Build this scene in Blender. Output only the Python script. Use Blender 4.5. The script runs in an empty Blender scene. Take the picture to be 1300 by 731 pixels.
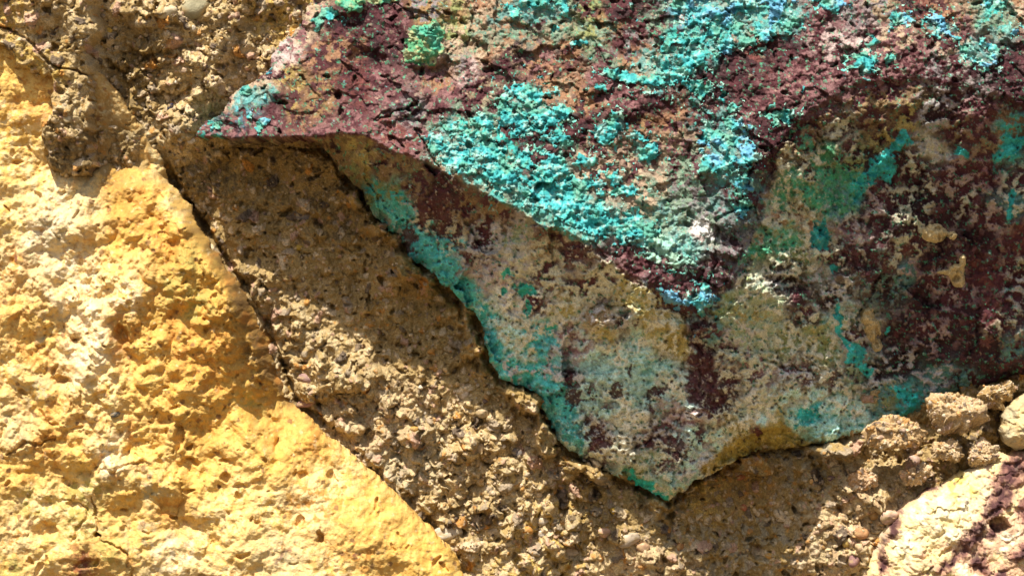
import bpy, bmesh, math, random
import numpy as np
from mathutils import Vector
from mathutils.geometry import delaunay_2d_cdt

# ------------------------------------------------------------------ camera, sky, sun, exposure
scene = bpy.context.scene
C = scene.collection
STEP = 1.0            # grid step in millimetres inside the frame

cam_d = bpy.data.cameras.new('camera')
cam = bpy.data.objects.new('camera', cam_d); C.objects.link(cam)
CAM_DIST, REF = 6.0, 0.08       # metres from the plane where the frame is 1.3 m wide
cam.location = (0.0, -REF - CAM_DIST, 0.0)
cam.rotation_euler = (math.radians(90), 0, 0)
cam_d.sensor_width = 36.0
cam_d.lens = 36.0 * CAM_DIST / 1.300
cam_d.clip_end = 200.0
scene.camera = cam

SUN = Vector((-0.25, -0.50, 1.0)).normalized()     # direction towards the sun
world = bpy.data.worlds.new('World'); scene.world = world
world.use_nodes = True
wn = world.node_tree
bgn = wn.nodes['Background']
sky = wn.nodes.new('ShaderNodeTexSky'); sky.sky_type = 'NISHITA'; sky.sun_disc = False
sky.sun_elevation = math.asin(SUN.z)
sky.sun_rotation = math.atan2(SUN.x, SUN.y)
sky.air_density = 1.0; sky.dust_density = 3.5; sky.ozone_density = 0.6
wn.links.new(sky.outputs[0], bgn.inputs[0])
bgn.inputs[1].default_value = 0.082
sl = bpy.data.lights.new('sun', 'SUN'); sl.energy = 5.0; sl.angle = math.radians(0.53); sl.color = (1.0, 0.93, 0.82)
so = bpy.data.objects.new('sun', sl); C.objects.link(so)
so.rotation_euler = (-SUN).to_track_quat('-Z', 'Y').to_euler()
so.location = (-2, -2, 3)
vs = scene.view_settings
vs.view_transform = 'Standard'; vs.look = 'None'; vs.gamma = 1.0; vs.use_curve_mapping = False
vs.exposure = 0.55

# ------------------------------------------------------------------ numpy noise
F = np.float32
def table(seed):
    r = np.random.default_rng(seed)
    return r.random((256, 256)).astype(F)

def noise(x, y, seed):
    """gradient noise, about -0.7..0.7"""
    t = table(seed + 9000) * F(2 * math.pi)
    gx, gy = np.cos(t), np.sin(t)
    fx, fy = np.floor(x), np.floor(y)
    ix, iy = fx.astype(np.int32), fy.astype(np.int32)
    u, v = (x - fx).astype(F), (y - fy).astype(F)
    def g(a, b):
        i, j = (ix + a) & 255, (iy + b) & 255
        return gx[i, j] * (u - a) + gy[i, j] * (v - b)
    su = u * u * u * (u * (u * 6 - 15) + 10); sv = v * v * v * (v * (v * 6 - 15) + 10)
    n0 = g(0, 0) * (1 - su) + g(1, 0) * su
    n1 = g(0, 1) * (1 - su) + g(1, 1) * su
    return n0 * (1 - sv) + n1 * sv

def fbm(x, y, scale, octv, seed, gain=0.5, mode=None):
    out = 0; a = 1.0; f = 1.0 / scale; tot = 0
    for k in range(octv):
        n = noise(x * F(f) + F(17.3 * k), y * F(f) + F(9.1 * k), seed + k)
        if mode == 'billow': n = np.abs(n) * 2 - F(0.45)
        elif mode == 'ridge': n = F(0.45) - np.abs(n) * 2
        out = out + F(a) * n; tot += a; a *= gain; f *= 2.03
    return out / F(tot)

def unif(n):
    s = float(np.std(n)) + 1e-6
    return F(0.5) + F(0.5) * np.tanh((n - np.mean(n)) * F(0.95 / s))

def sstep(a, b, v):
    t = np.clip((v - a) / (b - a), 0, 1)
    return t * t * (3 - 2 * t)

def bumps(x, y, cell, seed, prob=1.0, rmin=0.35, rmax=0.75, squash=0.0, want_id=False):
    """max of randomly placed domes, height in the units of x (px)"""
    jx, jy, jr, jp, ja = (table(seed * 7 + k) for k in range(5))
    X, Y = x / F(cell), y / F(cell)
    fx, fy = np.floor(X), np.floor(Y)
    ix, iy = fx.astype(np.int32), fy.astype(np.int32)
    best = np.zeros_like(X); bid = np.zeros_like(X) if want_id else None
    for a in (-1, 0, 1):
        for b in (-1, 0, 1):
            i, j = (ix + a) & 255, (iy + b) & 255
            dx = X - (fx + a + jx[i, j]); dy = Y - (fy + b + jy[i, j])
            if squash:
                an = ja[i, j] * F(6.283); ca, sa = np.cos(an), np.sin(an)
                dx, dy = dx * ca + dy * sa, (dy * ca - dx * sa) * F(1 + squash)
            r = F(rmin) + F(rmax - rmin) * jr[i, j]
            q = 1 - (dx * dx + dy * dy) / (r * r)
            hgt = np.where((q > 0) & (jp[i, j] < prob), r * np.sqrt(np.maximum(q, 0)), 0)
            if want_id: bid = np.where(hgt > best, ja[(i + 31) & 255, (j + 77) & 255], bid)
            best = np.maximum(best, hgt)
    best = best * F(cell)
    return (best, bid) if want_id else best

def facets(x, y, cell, seed, slope):
    """broken-rock facets: every cell is a little tilted plane"""
    jx, jy, t1, t2 = (table(seed * 11 + k) for k in range(4))
    X, Y = x / F(cell), y / F(cell)
    fx, fy = np.floor(X), np.floor(Y)
    ix, iy = fx.astype(np.int32), fy.astype(np.int32)
    bd = np.full_like(X, 9); bh = np.zeros_like(X)
    for a in (-1, 0, 1):
        for b in (-1, 0, 1):
            i, j = (ix + a) & 255, (iy + b) & 255
            dx = X - (fx + a + jx[i, j]); dy = Y - (fy + b + jy[i, j])
            d = dx * dx + dy * dy
            hh = (dx * (t1[i, j] - F(.5)) + dy * (t2[i, j] - F(.5))) * 2
            m = d < bd
            bd = np.where(m, d, bd); bh = np.where(m, hh, bh)
    return bh * F(cell * slope)

def warp(x, y, scale, amp, seed, octv=3):
    return x + F(amp) * 2 * fbm(x, y, scale, octv, seed), y + F(amp) * 2 * fbm(x, y, scale, octv, seed + 50)

# ------------------------------------------------------------------ layout tools (mm; x right, y down from the top left)
def axis(lo, hi, flo, fhi):
    a, b = max(lo, flo), min(hi, fhi)
    mid = np.arange(a, b + 0.5 * STEP, STEP)
    def outer(n):                                   # 3 mm steps just outside the frame, 12 mm far out
        d = np.arange(3.0, min(n, 240) + 3, 3.0)
        return np.concatenate([d, np.arange(252.0, n + 12, 12.0)]) if n > 240 else d
    left = (a - outer(a - lo))[::-1] if lo < a - 4 else np.zeros(0)
    right = b + outer(hi - b) if hi > b + 4 else np.zeros(0)
    return np.concatenate([left, mid, right]).astype(F)

class Grid:
    def __init__(s, x0, x1, y0, y1):
        s.xs = axis(x0, x1, -25, 1325); s.ys = axis(y0, y1, -25, 756)
        s.x, s.y = np.meshgrid(s.xs, s.ys)
        s.cx = np.arange(x0 - 8, x1 + 12, 4.0).astype(F); s.cy = np.arange(y0 - 8, y1 + 12, 4.0).astype(F)

def sample(coarse, cx, cy, x, y):
    u = np.clip((x - cx[0]) / (cx[1] - cx[0]), 0, len(cx) - 1.001); v = np.clip((y - cy[0]) / (cy[1] - cy[0]), 0, len(cy) - 1.001)
    i = u.astype(np.int32); j = v.astype(np.int32); a = (u - i).astype(F); b = (v - j).astype(F)
    if coarse.ndim == 3: a = a[..., None]; b = b[..., None]
    return (coarse[j, i] * (1 - a) + coarse[j, i + 1] * a) * (1 - b) + (coarse[j + 1, i] * (1 - a) + coarse[j + 1, i + 1] * a) * b

def poly_sdf(x, y, poly):
    P = np.array(poly, F); d2 = np.full(x.shape, 1e12, F); inside = np.zeros(x.shape, bool)
    for k in range(len(P)):
        ax, ay = P[k]; bx, by = P[(k + 1) % len(P)]
        ex, ey = bx - ax, by - ay
        t = np.clip(((x - ax) * ex + (y - ay) * ey) / (ex * ex + ey * ey + 1e-9), 0, 1)
        dx, dy = x - ax - t * ex, y - ay - t * ey
        d2 = np.minimum(d2, dx * dx + dy * dy)
        if ay != by:
            c = ((ay > y) != (by > y)) & (x < (bx - ax) * (y - ay) / (by - ay) + ax)
            inside ^= c
    d = np.sqrt(d2)
    return np.where(inside, d, -d)

def line_dist(x, y, pts):
    d2 = np.full(x.shape, 1e12, F)
    for (ax, ay), (bx, by) in zip(pts[:-1], pts[1:]):
        ex, ey = bx - ax, by - ay
        t = np.clip(((x - ax) * ex + (y - ay) * ey) / (ex * ex + ey * ey + 1e-9), 0, 1)
        dx, dy = x - ax - t * ex, y - ay - t * ey
        d2 = np.minimum(d2, dx * dx + dy * dy)
    return np.sqrt(d2)

def grid_sdf(g, poly, wx, wy):
    X, Y = np.meshgrid(g.cx, g.cy)
    return sample(poly_sdf(X, Y, poly), g.cx, g.cy, wx, wy)

def sculpt(g, pts, chains, blur=2):
    """height of a hand-placed control surface (points with heights, crease chains)"""
    co, hs, ed = [], [], []
    def add(p):
        for k, q in enumerate(co):
            if abs(q[0] - p[0]) < .5 and abs(q[1] - p[1]) < .5: return k
        co.append((p[0], p[1])); hs.append(p[2]); return len(co) - 1
    for ch in chains:
        ids = [add(p) for p in ch]
        ed += [(a, b) for a, b in zip(ids[:-1], ids[1:])]
    for p in pts: add(p)
    v, e, f, ov, oe, of = delaunay_2d_cdt([Vector(c) for c in co], ed, [], 0, 0.01)
    hh = []
    for k, o in enumerate(ov):
        if o: hh.append(hs[o[0]])
        else:
            d = [((v[k].x - c[0]) ** 2 + (v[k].y - c[1]) ** 2 + 1, h) for c, h in zip(co, hs)]
            hh.append(sum(h / dd for dd, h in d) / sum(1 / dd for dd, h in d))
    H = np.full(g.x.shape, np.nan, F)
    for t in f:
        t = list(t)
        for q in range(1, len(t) - 1):
            a, b, c = t[0], t[q], t[q + 1]
            ax, ay, bx, by, cx, cy = v[a].x, v[a].y, v[b].x, v[b].y, v[c].x, v[c].y
            D = (by - cy) * (ax - cx) + (cx - bx) * (ay - cy)
            if abs(D) < 1e-6: continue
            i0, i1 = np.searchsorted(g.xs, min(ax, bx, cx) - 1), np.searchsorted(g.xs, max(ax, bx, cx) + 1)
            j0, j1 = np.searchsorted(g.ys, min(ay, by, cy) - 1), np.searchsorted(g.ys, max(ay, by, cy) + 1)
            if i1 <= i0 or j1 <= j0: continue
            X, Y = g.x[j0:j1, i0:i1], g.y[j0:j1, i0:i1]
            l0 = ((by - cy) * (X - cx) + (cx - bx) * (Y - cy)) / D
            l1 = ((cy - ay) * (X - cx) + (ax - cx) * (Y - cy)) / D
            l2 = 1 - l0 - l1
            m = (l0 > -1e-3) & (l1 > -1e-3) & (l2 > -1e-3)
            S = H[j0:j1, i0:i1]
            S[m] = (l0 * hh[a] + l1 * hh[b] + l2 * hh[c])[m]
    H = np.where(np.isnan(H), F(0), H)
    return box_blur(box_blur(H, blur), blur) if blur else H

def box_blur(H, r):
    if r <= 0: return H
    for ax in (0, 1):
        P = np.pad(H, [(r + 1, r) if k == ax else (0, 0) for k in (0, 1)], mode='edge').astype(np.float64)
        S = np.cumsum(P, axis=ax)
        n = 2 * r + 1
        H = (np.take(S, range(n, S.shape[ax]), ax) - np.take(S, range(0, S.shape[ax] - n), ax)) / n
    return H.astype(F)

def blobs(x, y, lst, power=1.0):
    """soft ellipses (cx, cy, rx, ry, angle) -> 1 in the middle, .5 at the rim, 0 outside"""
    out = np.zeros(x.shape, F)
    for b in lst:
        cx, cy, rx, ry = b[:4]; an = math.radians(b[4]) if len(b) > 4 else 0.0
        ca, sa = math.cos(an), math.sin(an)
        dx, dy = x - F(cx), y - F(cy)
        q = ((dx * ca + dy * sa) / F(rx)) ** 2 + ((dy * ca - dx * sa) / F(ry)) ** 2
        out = np.maximum(out, np.exp(-q * F(0.693)))
    return out

def paint(g, pts, pal, wx, wy, u, soft=0.10, power=5.0):
    """colour a surface from (x, y, main colour, second colour, share of the second)"""
    X, Y = np.meshgrid(g.cx, g.cy)
    num = np.zeros(X.shape + (7,), F); den = np.zeros(X.shape, F)
    for (px, py, a, b, fr) in pts:
        w = 1 / (((X - px) ** 2 + (Y - py) ** 2 + 60) ** (power / 2))
        num += w[..., None] * np.array(list(pal[a]) + list(pal[b]) + [fr], F); den += w
    num /= den[..., None]
    s = sample(num, g.cx, g.cy, wx, wy)
    fr = s[..., 6]
    m = sstep(-soft, soft, fr - u)[..., None]
    return s[..., 0:3] * (1 - m) + s[..., 3:6] * m

def over(col, c, m):
    return col + (np.array(c, F) - col) * np.clip(m, 0, 1)[..., None]

# ------------------------------------------------------------------ mesh building
S = 0.001
def to_world(x, y, h):
    return (x - 650) * S, -h * S, (365.5 - y) * S

def new_mesh(name, V, Q, col, mat, parent=None, T=None):
    """V (n,3); Q quads (m,4); T triangles; col (n,3)"""
    me = bpy.data.meshes.new(name)
    nq = len(Q) if Q is not None else 0; nt = len(T) if T is not None else 0
    me.vertices.add(len(V)); me.loops.add(nq * 4 + nt * 3); me.polygons.add(nq + nt)
    me.vertices.foreach_set('co', np.ascontiguousarray(V, F).ravel())
    li = np.concatenate([Q.ravel() if nq else np.zeros(0, np.int32), T.ravel() if nt else np.zeros(0, np.int32)]).astype(np.int32)
    me.loops.foreach_set('vertex_index', li)
    st = np.concatenate([np.arange(nq) * 4, nq * 4 + np.arange(nt) * 3]).astype(np.int32)
    me.polygons.foreach_set('loop_start', st)
    try: me.polygons.foreach_set('loop_total', np.concatenate([np.full(nq, 4), np.full(nt, 3)]).astype(np.int32))
    except Exception: pass
    me.polygons.foreach_set('use_smooth', np.ones(nq + nt, bool))
    at = me.color_attributes.new('Col', 'FLOAT_COLOR', 'POINT')
    c4 = np.ones((len(V), 4), F); c4[:, :3] = np.clip(col, 0.004, 0.92)
    at.data.foreach_set('color', c4.ravel())
    me.materials.append(mat)
    me.update(calc_edges=True); me.validate()
    o = bpy.data.objects.new(name, me); C.objects.link(o)
    if parent is not None: o.parent = parent
    return o

def surface(name, g, H, keep, col, mat, parent=None, back=None, dx=None, dy=None, inset=6.0):
    """front surface from a height grid, closed to the back with a rim and a back face when back is given"""
    ny, nx = g.x.shape
    q = keep[:-1, :-1] & keep[1:, :-1] & keep[:-1, 1:] & keep[1:, 1:]
    used = np.zeros((ny, nx), bool)
    used[:-1, :-1] |= q; used[1:, :-1] |= q; used[:-1, 1:] |= q; used[1:, 1:] |= q
    idx = np.full((ny, nx), -1, np.int64); n = int(used.sum()); idx[used] = np.arange(n)
    px = g.x if dx is None else g.x + dx; py = g.y if dy is None else g.y + dy
    X, Y, Z = to_world(px[used], py[used], H[used])
    V = np.stack([X, Y, Z], 1); cv = col[used]
    a, b, c, d = idx[:-1, :-1][q], idx[:-1, 1:][q], idx[1:, 1:][q], idx[1:, :-1][q]
    Q = np.stack([a, d, c, b], 1)
    if back is not None:
        # rim edges: cell kept on one side only
        qp = np.pad(q, 1)
        E = []
        top = q & ~qp[:-2, 1:-1]; bot = q & ~qp[2:, 1:-1]; lef = q & ~qp[1:-1, :-2]; rig = q & ~qp[1:-1, 2:]
        i0, i1, i2, i3 = idx[:-1, :-1], idx[:-1, 1:], idx[1:, 1:], idx[1:, :-1]
        E.append(np.stack([i0[top], i1[top]], 1)); E.append(np.stack([i2[bot], i3[bot]], 1))
        E.append(np.stack([i3[lef], i0[lef]], 1)); E.append(np.stack([i1[rig], i2[rig]], 1))
        E = np.concatenate(E)
        rim = np.unique(E); mp = {int(v): k for k, v in enumerate(rim)}
        cen = V[rim].mean(0)
        rows = []; base = n
        prev = rim
        VV = [V]; CC = [cv]; QQ = [Q]
        look = np.full(n, -1, np.int64); look[rim] = np.arange(len(rim))
        e0, e1 = look[E[:, 0]], look[E[:, 1]]
        p0 = V[rim].copy()
        rings = 6
        prev_ids = rim
        rr = np.random.default_rng(5)
        for k in range(1, rings + 1):
            t = k / rings
            R = p0.copy()
            R[:, 1] = p0[:, 1] * (1 - t) + (-back * S) * t
            R[:, 0] += (cen[0] - p0[:, 0]) / (np.abs(cen[0] - p0[:, 0]) + .05) * inset * S * t
            R[:, 2] += (cen[2] - p0[:, 2]) / (np.abs(cen[2] - p0[:, 2]) + .05) * inset * S * t
            ids = np.arange(base, base + len(rim)); base += len(rim)
            VV.append(R); CC.append(cv[rim] * 0.999)
            QQ.append(np.stack([prev_ids[e0], prev_ids[e1], ids[e1], ids[e0]], 1))
            prev_ids = ids
        V = np.concatenate(VV); cv = np.concatenate(CC); Q = np.concatenate(QQ)
        # back face: fan to the centre
        V = np.concatenate([V, [[cen[0], -back * S, cen[2]]]]); cv = np.concatenate([cv, cv[:1]])
        T = np.stack([prev_ids[e0], prev_ids[e1], np.full(len(e0), base)], 1)
        return new_mesh(name, V, Q.astype(np.int32), cv, mat, parent, T.astype(np.int32))
    return new_mesh(name, V, Q.astype(np.int32), cv, mat, parent)

def pieces(mask, least):
    """split a mask into its connected pieces of at least that many cells, and the rest"""
    q = np.zeros(mask.shape, bool); q[:-1, :-1] = mask[:-1, :-1] & mask[1:, :-1] & mask[:-1, 1:] & mask[1:, 1:]
    left = set(map(tuple, np.argwhere(q))); big = []; small = np.zeros(mask.shape, bool)
    while left:
        st = [left.pop()]; comp = []
        while st:
            j, i = st.pop(); comp.append((j, i))
            for nb in ((j + 1, i), (j - 1, i), (j, i + 1), (j, i - 1), (j + 1, i + 1), (j - 1, i - 1), (j + 1, i - 1), (j - 1, i + 1)):
                if nb in left: left.remove(nb); st.append(nb)
        c = np.array(comp); m = small if len(comp) < least else np.zeros(mask.shape, bool)
        for a in (0, 1):
            for b in (0, 1): m[c[:, 0] + a, c[:, 1] + b] = True
        if len(comp) >= least: big.append(m)
    return big, small

def tag(o, label=None, cat=None, group=None, kind=None):
    if label: o['label'] = label
    if cat: o['category'] = cat
    if group: o['group'] = group
    if kind: o['kind'] = kind
    return o

# ------------------------------------------------------------------ materials
def stone_material(name, rough, fine_scale, var, bump, spec=0.35, fine2=0.0):
    m = bpy.data.materials.new(name); m.use_nodes = True
    nt = m.node_tree; N = nt.nodes; L = nt.links
    p = N['Principled BSDF']
    p.inputs['Roughness'].default_value = rough
    p.inputs['Specular IOR Level'].default_value = spec
    at = N.new('ShaderNodeAttribute'); at.attribute_name = 'Col'
    tc = N.new('ShaderNodeNewGeometry')
    n1 = N.new('ShaderNodeTexNoise'); n1.inputs['Scale'].default_value = fine_scale; n1.inputs['Detail'].default_value = 5; n1.inputs['Roughness'].default_value = .65
    L.new(tc.outputs['Position'], n1.inputs['Vector'])
    mr = N.new('ShaderNodeMapRange'); mr.inputs[1].default_value = .3; mr.inputs[2].default_value = .7
    mr.inputs[3].default_value = 1 - var; mr.inputs[4].default_value = 1 + var
    L.new(n1.outputs['Fac'], mr.inputs[0])
    mx = N.new('ShaderNodeVectorMath'); mx.operation = 'SCALE'
    L.new(at.outputs['Color'], mx.inputs[0]); L.new(mr.outputs[0], mx.inputs['Scale'])
    L.new(mx.outputs[0], p.inputs['Base Color'])
    n2 = N.new('ShaderNodeTexNoise'); n2.inputs['Scale'].default_value = fine_scale * 1.7; n2.inputs['Detail'].default_value = 4
    L.new(tc.outputs['Position'], n2.inputs['Vector'])
    bp = N.new('ShaderNodeBump'); bp.inputs['Strength'].default_value = bump; bp.inputs['Distance'].default_value = .0016
    L.new(n2.outputs['Fac'], bp.inputs['Height']); L.new(bp.outputs[0], p.inputs['Normal'])
    return m

M_mortar = stone_material('sandy_mortar', .95, 420, .42, 1.0, .12)
M_yellow = stone_material('yellow_stone', .9, 300, .12, .6, .2)
M_ore = stone_material('ore_stone', .8, 380, .35, .8, .22)
M_crust = stone_material('copper_crust', .75, 420, .18, .5, .35)
M_pale = stone_material('pale_stone', .88, 340, .15, .6, .25)
M_pebble = stone_material('pebble_stone', .7, 300, .15, .5, .3)
M_ground = stone_material('dry_earth', .95, 60, .25, .8, .1)

# ------------------------------------------------------------------ the ground in front of the wall, out of view, added for its bounce light
bm = bmesh.new()
gx = [-12, -6, -3, -1.5, 0, 1.5, 3, 6, 12]; gy = [-14, -8, -4, -2, -1, -.4, .35]
rnd = random.Random(3)
gv = [[bm.verts.new((a, b, -1.05 + (rnd.uniform(-.03, .03) if abs(b) > .5 else 0))) for a in gx] for b in gy]
for j in range(len(gy) - 1):
    for i in range(len(gx) - 1):
        bm.faces.new((gv[j][i], gv[j][i + 1], gv[j + 1][i + 1], gv[j + 1][i]))
me = bpy.data.meshes.new('ground'); bm.to_mesh(me); bm.free()
at = me.color_attributes.new('Col', 'FLOAT_COLOR', 'POINT')
for d in at.data: d.color = (.16, .12, .07, 1)
me.materials.append(M_ground)
ground = bpy.data.objects.new('ground', me); C.objects.link(ground); ground['kind'] = 'structure'

# ------------------------------------------------------------------ outlines (mm)
ORE = [(243,173),(262,155),(283,140),(290,121),(318,105),(343,86),(345,68),(365,45),(383,28),(392,8),(398,-14),(415,-62),(470,-98),(600,-120),(760,-150),(960,-165),(1180,-150),(1330,-120),(1430,-60),(1490,40),(1512,170),(1490,310),(1440,410),(1370,462),(1300,480),(1262,492),(1215,500),(1180,530),(1125,540),(1098,553),(1060,563),(1020,570),(985,572),(955,580),(925,593),(900,606),(872,622),(853,643),
       (835,631),(800,615),(760,593),(725,574),(712,560),(705,545),(692,530),(684,503),(660,488),(640,480),(622,460),(613,432),
       (608,408),(590,390),(560,360),(530,335),(510,310),(480,275),(455,240),(430,214),(414,190),(408,179),(330,179)]
YEL = [(-130,70),(-60,42),(40,30),(100,78),(125,92),(145,112),(165,140),(185,172),(203,205),(213,232),(238,265),(260,300),(285,337),(305,365),(325,400),(345,445),(358,480),
       (370,512),(388,527),(420,556),(460,590),(500,625),(540,665),(572,698),(590,731),(618,775),(622,820),(590,862),(500,890),(330,905),(120,895),(-60,880),(-160,830),(-215,720),(-240,560),(-225,380),(-205,220),(-175,120)]
WHI = [(1085,760),(1098,731),(1108,700),(1128,664),(1150,641),(1180,621),(1215,603),(1243,590),(1272,577),(1300,571),(1370,560),(1430,570),(1480,620),(1500,700),(1470,790),(1390,850),(1260,870),(1140,850),(1085,810)]
PAL = [(1277,563),(1272,548),(1275,528),(1287,510),(1306,500),(1345,492),(1385,500),(1400,522),(1380,545),(1340,558),(1320,566),(1295,575)]
LIP = [(243,176,82),(330,178,114),(410,178,142),(440,172,150),(462,176,165),(510,196,176),(560,217,184),(605,240,190),(650,265,196),(700,291,200),(755,322,203),(800,350,204),(842,380,203),(882,406,200)]
LIP2 = [(882,406,200),(905,380,200),(935,335,200),(950,290,200),(962,240,201),(972,200,203),(1010,160,206),(1050,130,208),(1090,112,209),(1150,108,210),(1220,118,212),(1300,145,216),(1420,160,190)]

def ellipses(g, wx, wy, lst): return blobs(wx, wy, lst)

# ------------------------------------------------------------------ mortar
def build_mortar():
    g = Grid(-1100, 2400, -800, 1425)
    x, y = g.x, g.y
    H = sculpt(g, [(-1100,-800,45),(2400,-800,40),(2400,1425,45),(-1100,1425,45),(-200,-160,45),(1500,-160,40),(1500,900,40),(-200,900,20),(0,40,34),(0,120,42),(60,40,36),(80,150,46),(110,80,46),(110,140,48),(60,240,20),(0,300,10),
        (132,10,62),(200,15,54),(235,10,52),(170,75,26),(142,60,6),(150,100,2),(172,122,4),(190,140,22),(215,165,44),(232,178,40),(210,205,24),(260,60,52),(300,60,46),(300,20,50),(240,120,50),(280,105,34),
        (330,60,34),(360,20,36),(375,-20,40),(250,200,12),(222,235,2),(245,262,-4),(262,290,-6),(330,225,-8),(300,260,0),(400,300,0),(295,335,10),(310,350,16),(345,420,10),(368,500,8),(345,380,12),(450,400,2),(400,430,12),(500,500,14),
        (430,540,10),(400,480,12),(560,420,-2),(600,500,14),(640,500,8),(685,560,14),(560,600,20),(530,640,12),(650,640,24),(600,731,20),(640,731,34),(720,680,26),(780,620,4),(760,650,20),(800,690,28),(850,650,-2),
        (860,725,22),(950,620,-8),(950,690,-8),(940,731,-4),(1000,640,-8),(1040,620,0),(1065,660,24),(1065,710,28),(1100,640,46),(1090,700,42),(1060,590,10),(1110,600,14),(1130,580,4),(1150,610,18),(1180,590,4),(1200,580,4),(1180,550,-10),(1200,540,-10),(1260,540,-8),(1240,560,-6),(1300,500,-10)], [], blur=8)
    # the scab of mortar smeared over the yellow stone
    wx, wy = warp(x, y, 40, 12, 11); wx, wy = warp(wx, wy, 9, 3, 12)
    scab = grid_sdf(g, [(-200,-200),(60,-200),(128,-60),(130,38),(121,60),(121,95),(124,122),(118,150),(122,190),(118,224),(78,228),(52,205),(44,170),(58,140),(62,110),(30,90),(0,62),(-60,50),(-200,60)], x + (wx - x) * .8, y + (wy - y) * .8)
    H += 46 * sstep(-2, 9, scab) - 10 * sstep(30, 0, np.abs(x - 85) + np.abs(y - 200) * .8)
    R = np.clip(blobs(x, y, [(570,600,120,100,35),(700,680,90,70),(860,720,40,20),(250,80,150,90),(1110,650,60,90),(440,500,90,50,40),(340,400,40,60,-30)]) * 1.25, .56, 1)
    # nodules, grains and pits
    ax, ay = warp(x, y, 26, 5, 21); ax, ay = warp(ax, ay, 7, 2.2, 22)
    b1, i1 = bumps(ax, ay, 38, 31, .55, .25, .6, .6, True)
    b2, i2 = bumps(ax, ay, 19, 32, .6, .25, .6, .5, True)
    b3, i3 = bumps(ax, ay, 9.5, 33, .7, .25, .6, .4, True)
    b4, i4 = bumps(x, y, 5.0, 34, .75, .25, .6, .3, True)
    H += R * (b1 * 1.0 + b2 * 1.05 + fbm(x, y, 46, 4, 41) * 46) + b3 * (.15 + .85 * R) + b4 * (.2 + .55 * R)
    H += fbm(x, y, 24, 4, 44) * (5 + 5 * R) + fbm(x, y, 5, 3, 47) * 3.0 + fbm(x, y, 100, 2, 48) * 26 * R - 9 * sstep(.12, .4, fbm(x, y, 17, 4, 49, .6))
    pit = bumps(*warp(x, y, 14, 4, 51), 27, 52, .34, .12, .34, 1.1)
    H -= pit * (2.2 - .6 * R)
    pit2 = bumps(*warp(x, y, 9, 3, 53), 12, 54, .30, .12, .3, .9)
    H -= pit2 * 2.6
    gr = fbm(x, y, 34, 4, 57); gw = 12 * fbm(x, y, 60, 3, 58)
    H -= 26 * sstep(8, 1, np.abs(grid_sdf(g, YEL, x, y) + 3) + 14 * gr + np.abs(gw) * .5) * sstep(180, 230, y) * (1 - .7 * sstep(505, 560, y))
    H -= 16 * sstep(8, 1, np.abs(grid_sdf(g, ORE, x, y) + 2) + 20 * gr + np.abs(gw)) * sstep(1130, 1090, x) * (y > 185)
    H += 36 * sstep(-.05, .25, gr) * sstep(26, 4, np.abs(grid_sdf(g, ORE, x, y) + 8)) * (y > 230) * (x < 900)
    H += 46 * sstep(.38, .72, blobs(wx, wy, [(598,446,18,16),(664,508,26,14,20),(694,562,14,18),(516,338,24,12,45),(748,602,24,9,30),(452,252,16,9,50),(960,594,20,8,-10),(1060,574,34,10,-6)]))
    # single holes and the crack of the scab
    for (px, py, rx, ry, dp) in [(964,705,8,9,22),(361,461,7,7,20),(311,356,9,6,20),(330,268,5,4,8),(1030,560,9,3,10),(160,75,14,18,12),(455,560,18,8,16),(705,540,10,8,10),(672,690,14,14,16),(360,408,22,6,9),(480,460,10,8,10),(338,316,6,3,6)]:
        H -= dp * sstep(.25, .85, blobs(wx * .35 + x * .65, wy * .35 + y * .65, [(px, py, rx, ry)]))
    cr = line_dist(x + (wx - x) * .35, y + (wy - y) * .35, [(-20,26),(0,34),(20,42),(45,58),(62,78),(80,89),(100,92),(122,95)])
    H -= 11 * sstep(2.6, .6, cr)
    # colour
    pal = dict(t=(.395,.28,.125), p=(.54,.42,.235), s=(.33,.225,.085), d=(.20,.14,.065), o=(.44,.25,.08), g=(.34,.285,.18), y=(.50,.345,.105), k=(.45,.32,.18))  # s mostly paints the mortar darker inside the ore's shadow, p paler in sun
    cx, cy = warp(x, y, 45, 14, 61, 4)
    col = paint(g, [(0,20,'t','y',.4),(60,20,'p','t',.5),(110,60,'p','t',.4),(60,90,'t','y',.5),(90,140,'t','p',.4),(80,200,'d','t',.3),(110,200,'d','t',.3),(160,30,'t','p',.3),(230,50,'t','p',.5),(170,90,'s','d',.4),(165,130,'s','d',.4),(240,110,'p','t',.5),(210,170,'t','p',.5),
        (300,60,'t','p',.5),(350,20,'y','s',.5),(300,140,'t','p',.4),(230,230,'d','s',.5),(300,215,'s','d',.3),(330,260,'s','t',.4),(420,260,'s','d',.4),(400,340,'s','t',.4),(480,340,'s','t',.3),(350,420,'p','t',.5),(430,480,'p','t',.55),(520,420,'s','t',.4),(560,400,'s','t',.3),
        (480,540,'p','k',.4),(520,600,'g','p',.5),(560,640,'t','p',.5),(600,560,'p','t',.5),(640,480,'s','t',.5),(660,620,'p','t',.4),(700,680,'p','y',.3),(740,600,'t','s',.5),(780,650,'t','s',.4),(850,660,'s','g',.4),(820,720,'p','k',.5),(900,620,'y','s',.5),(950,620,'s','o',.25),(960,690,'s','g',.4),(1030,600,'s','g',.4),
        (1090,640,'k','p',.5),(1080,700,'k','p',.5),(1130,600,'t','p',.4),(1200,560,'t','s',.4),(1280,500,'s','t',.4)], pal, cx, cy, unif(fbm(x, y, 11, 4, 71)), .25)
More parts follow.
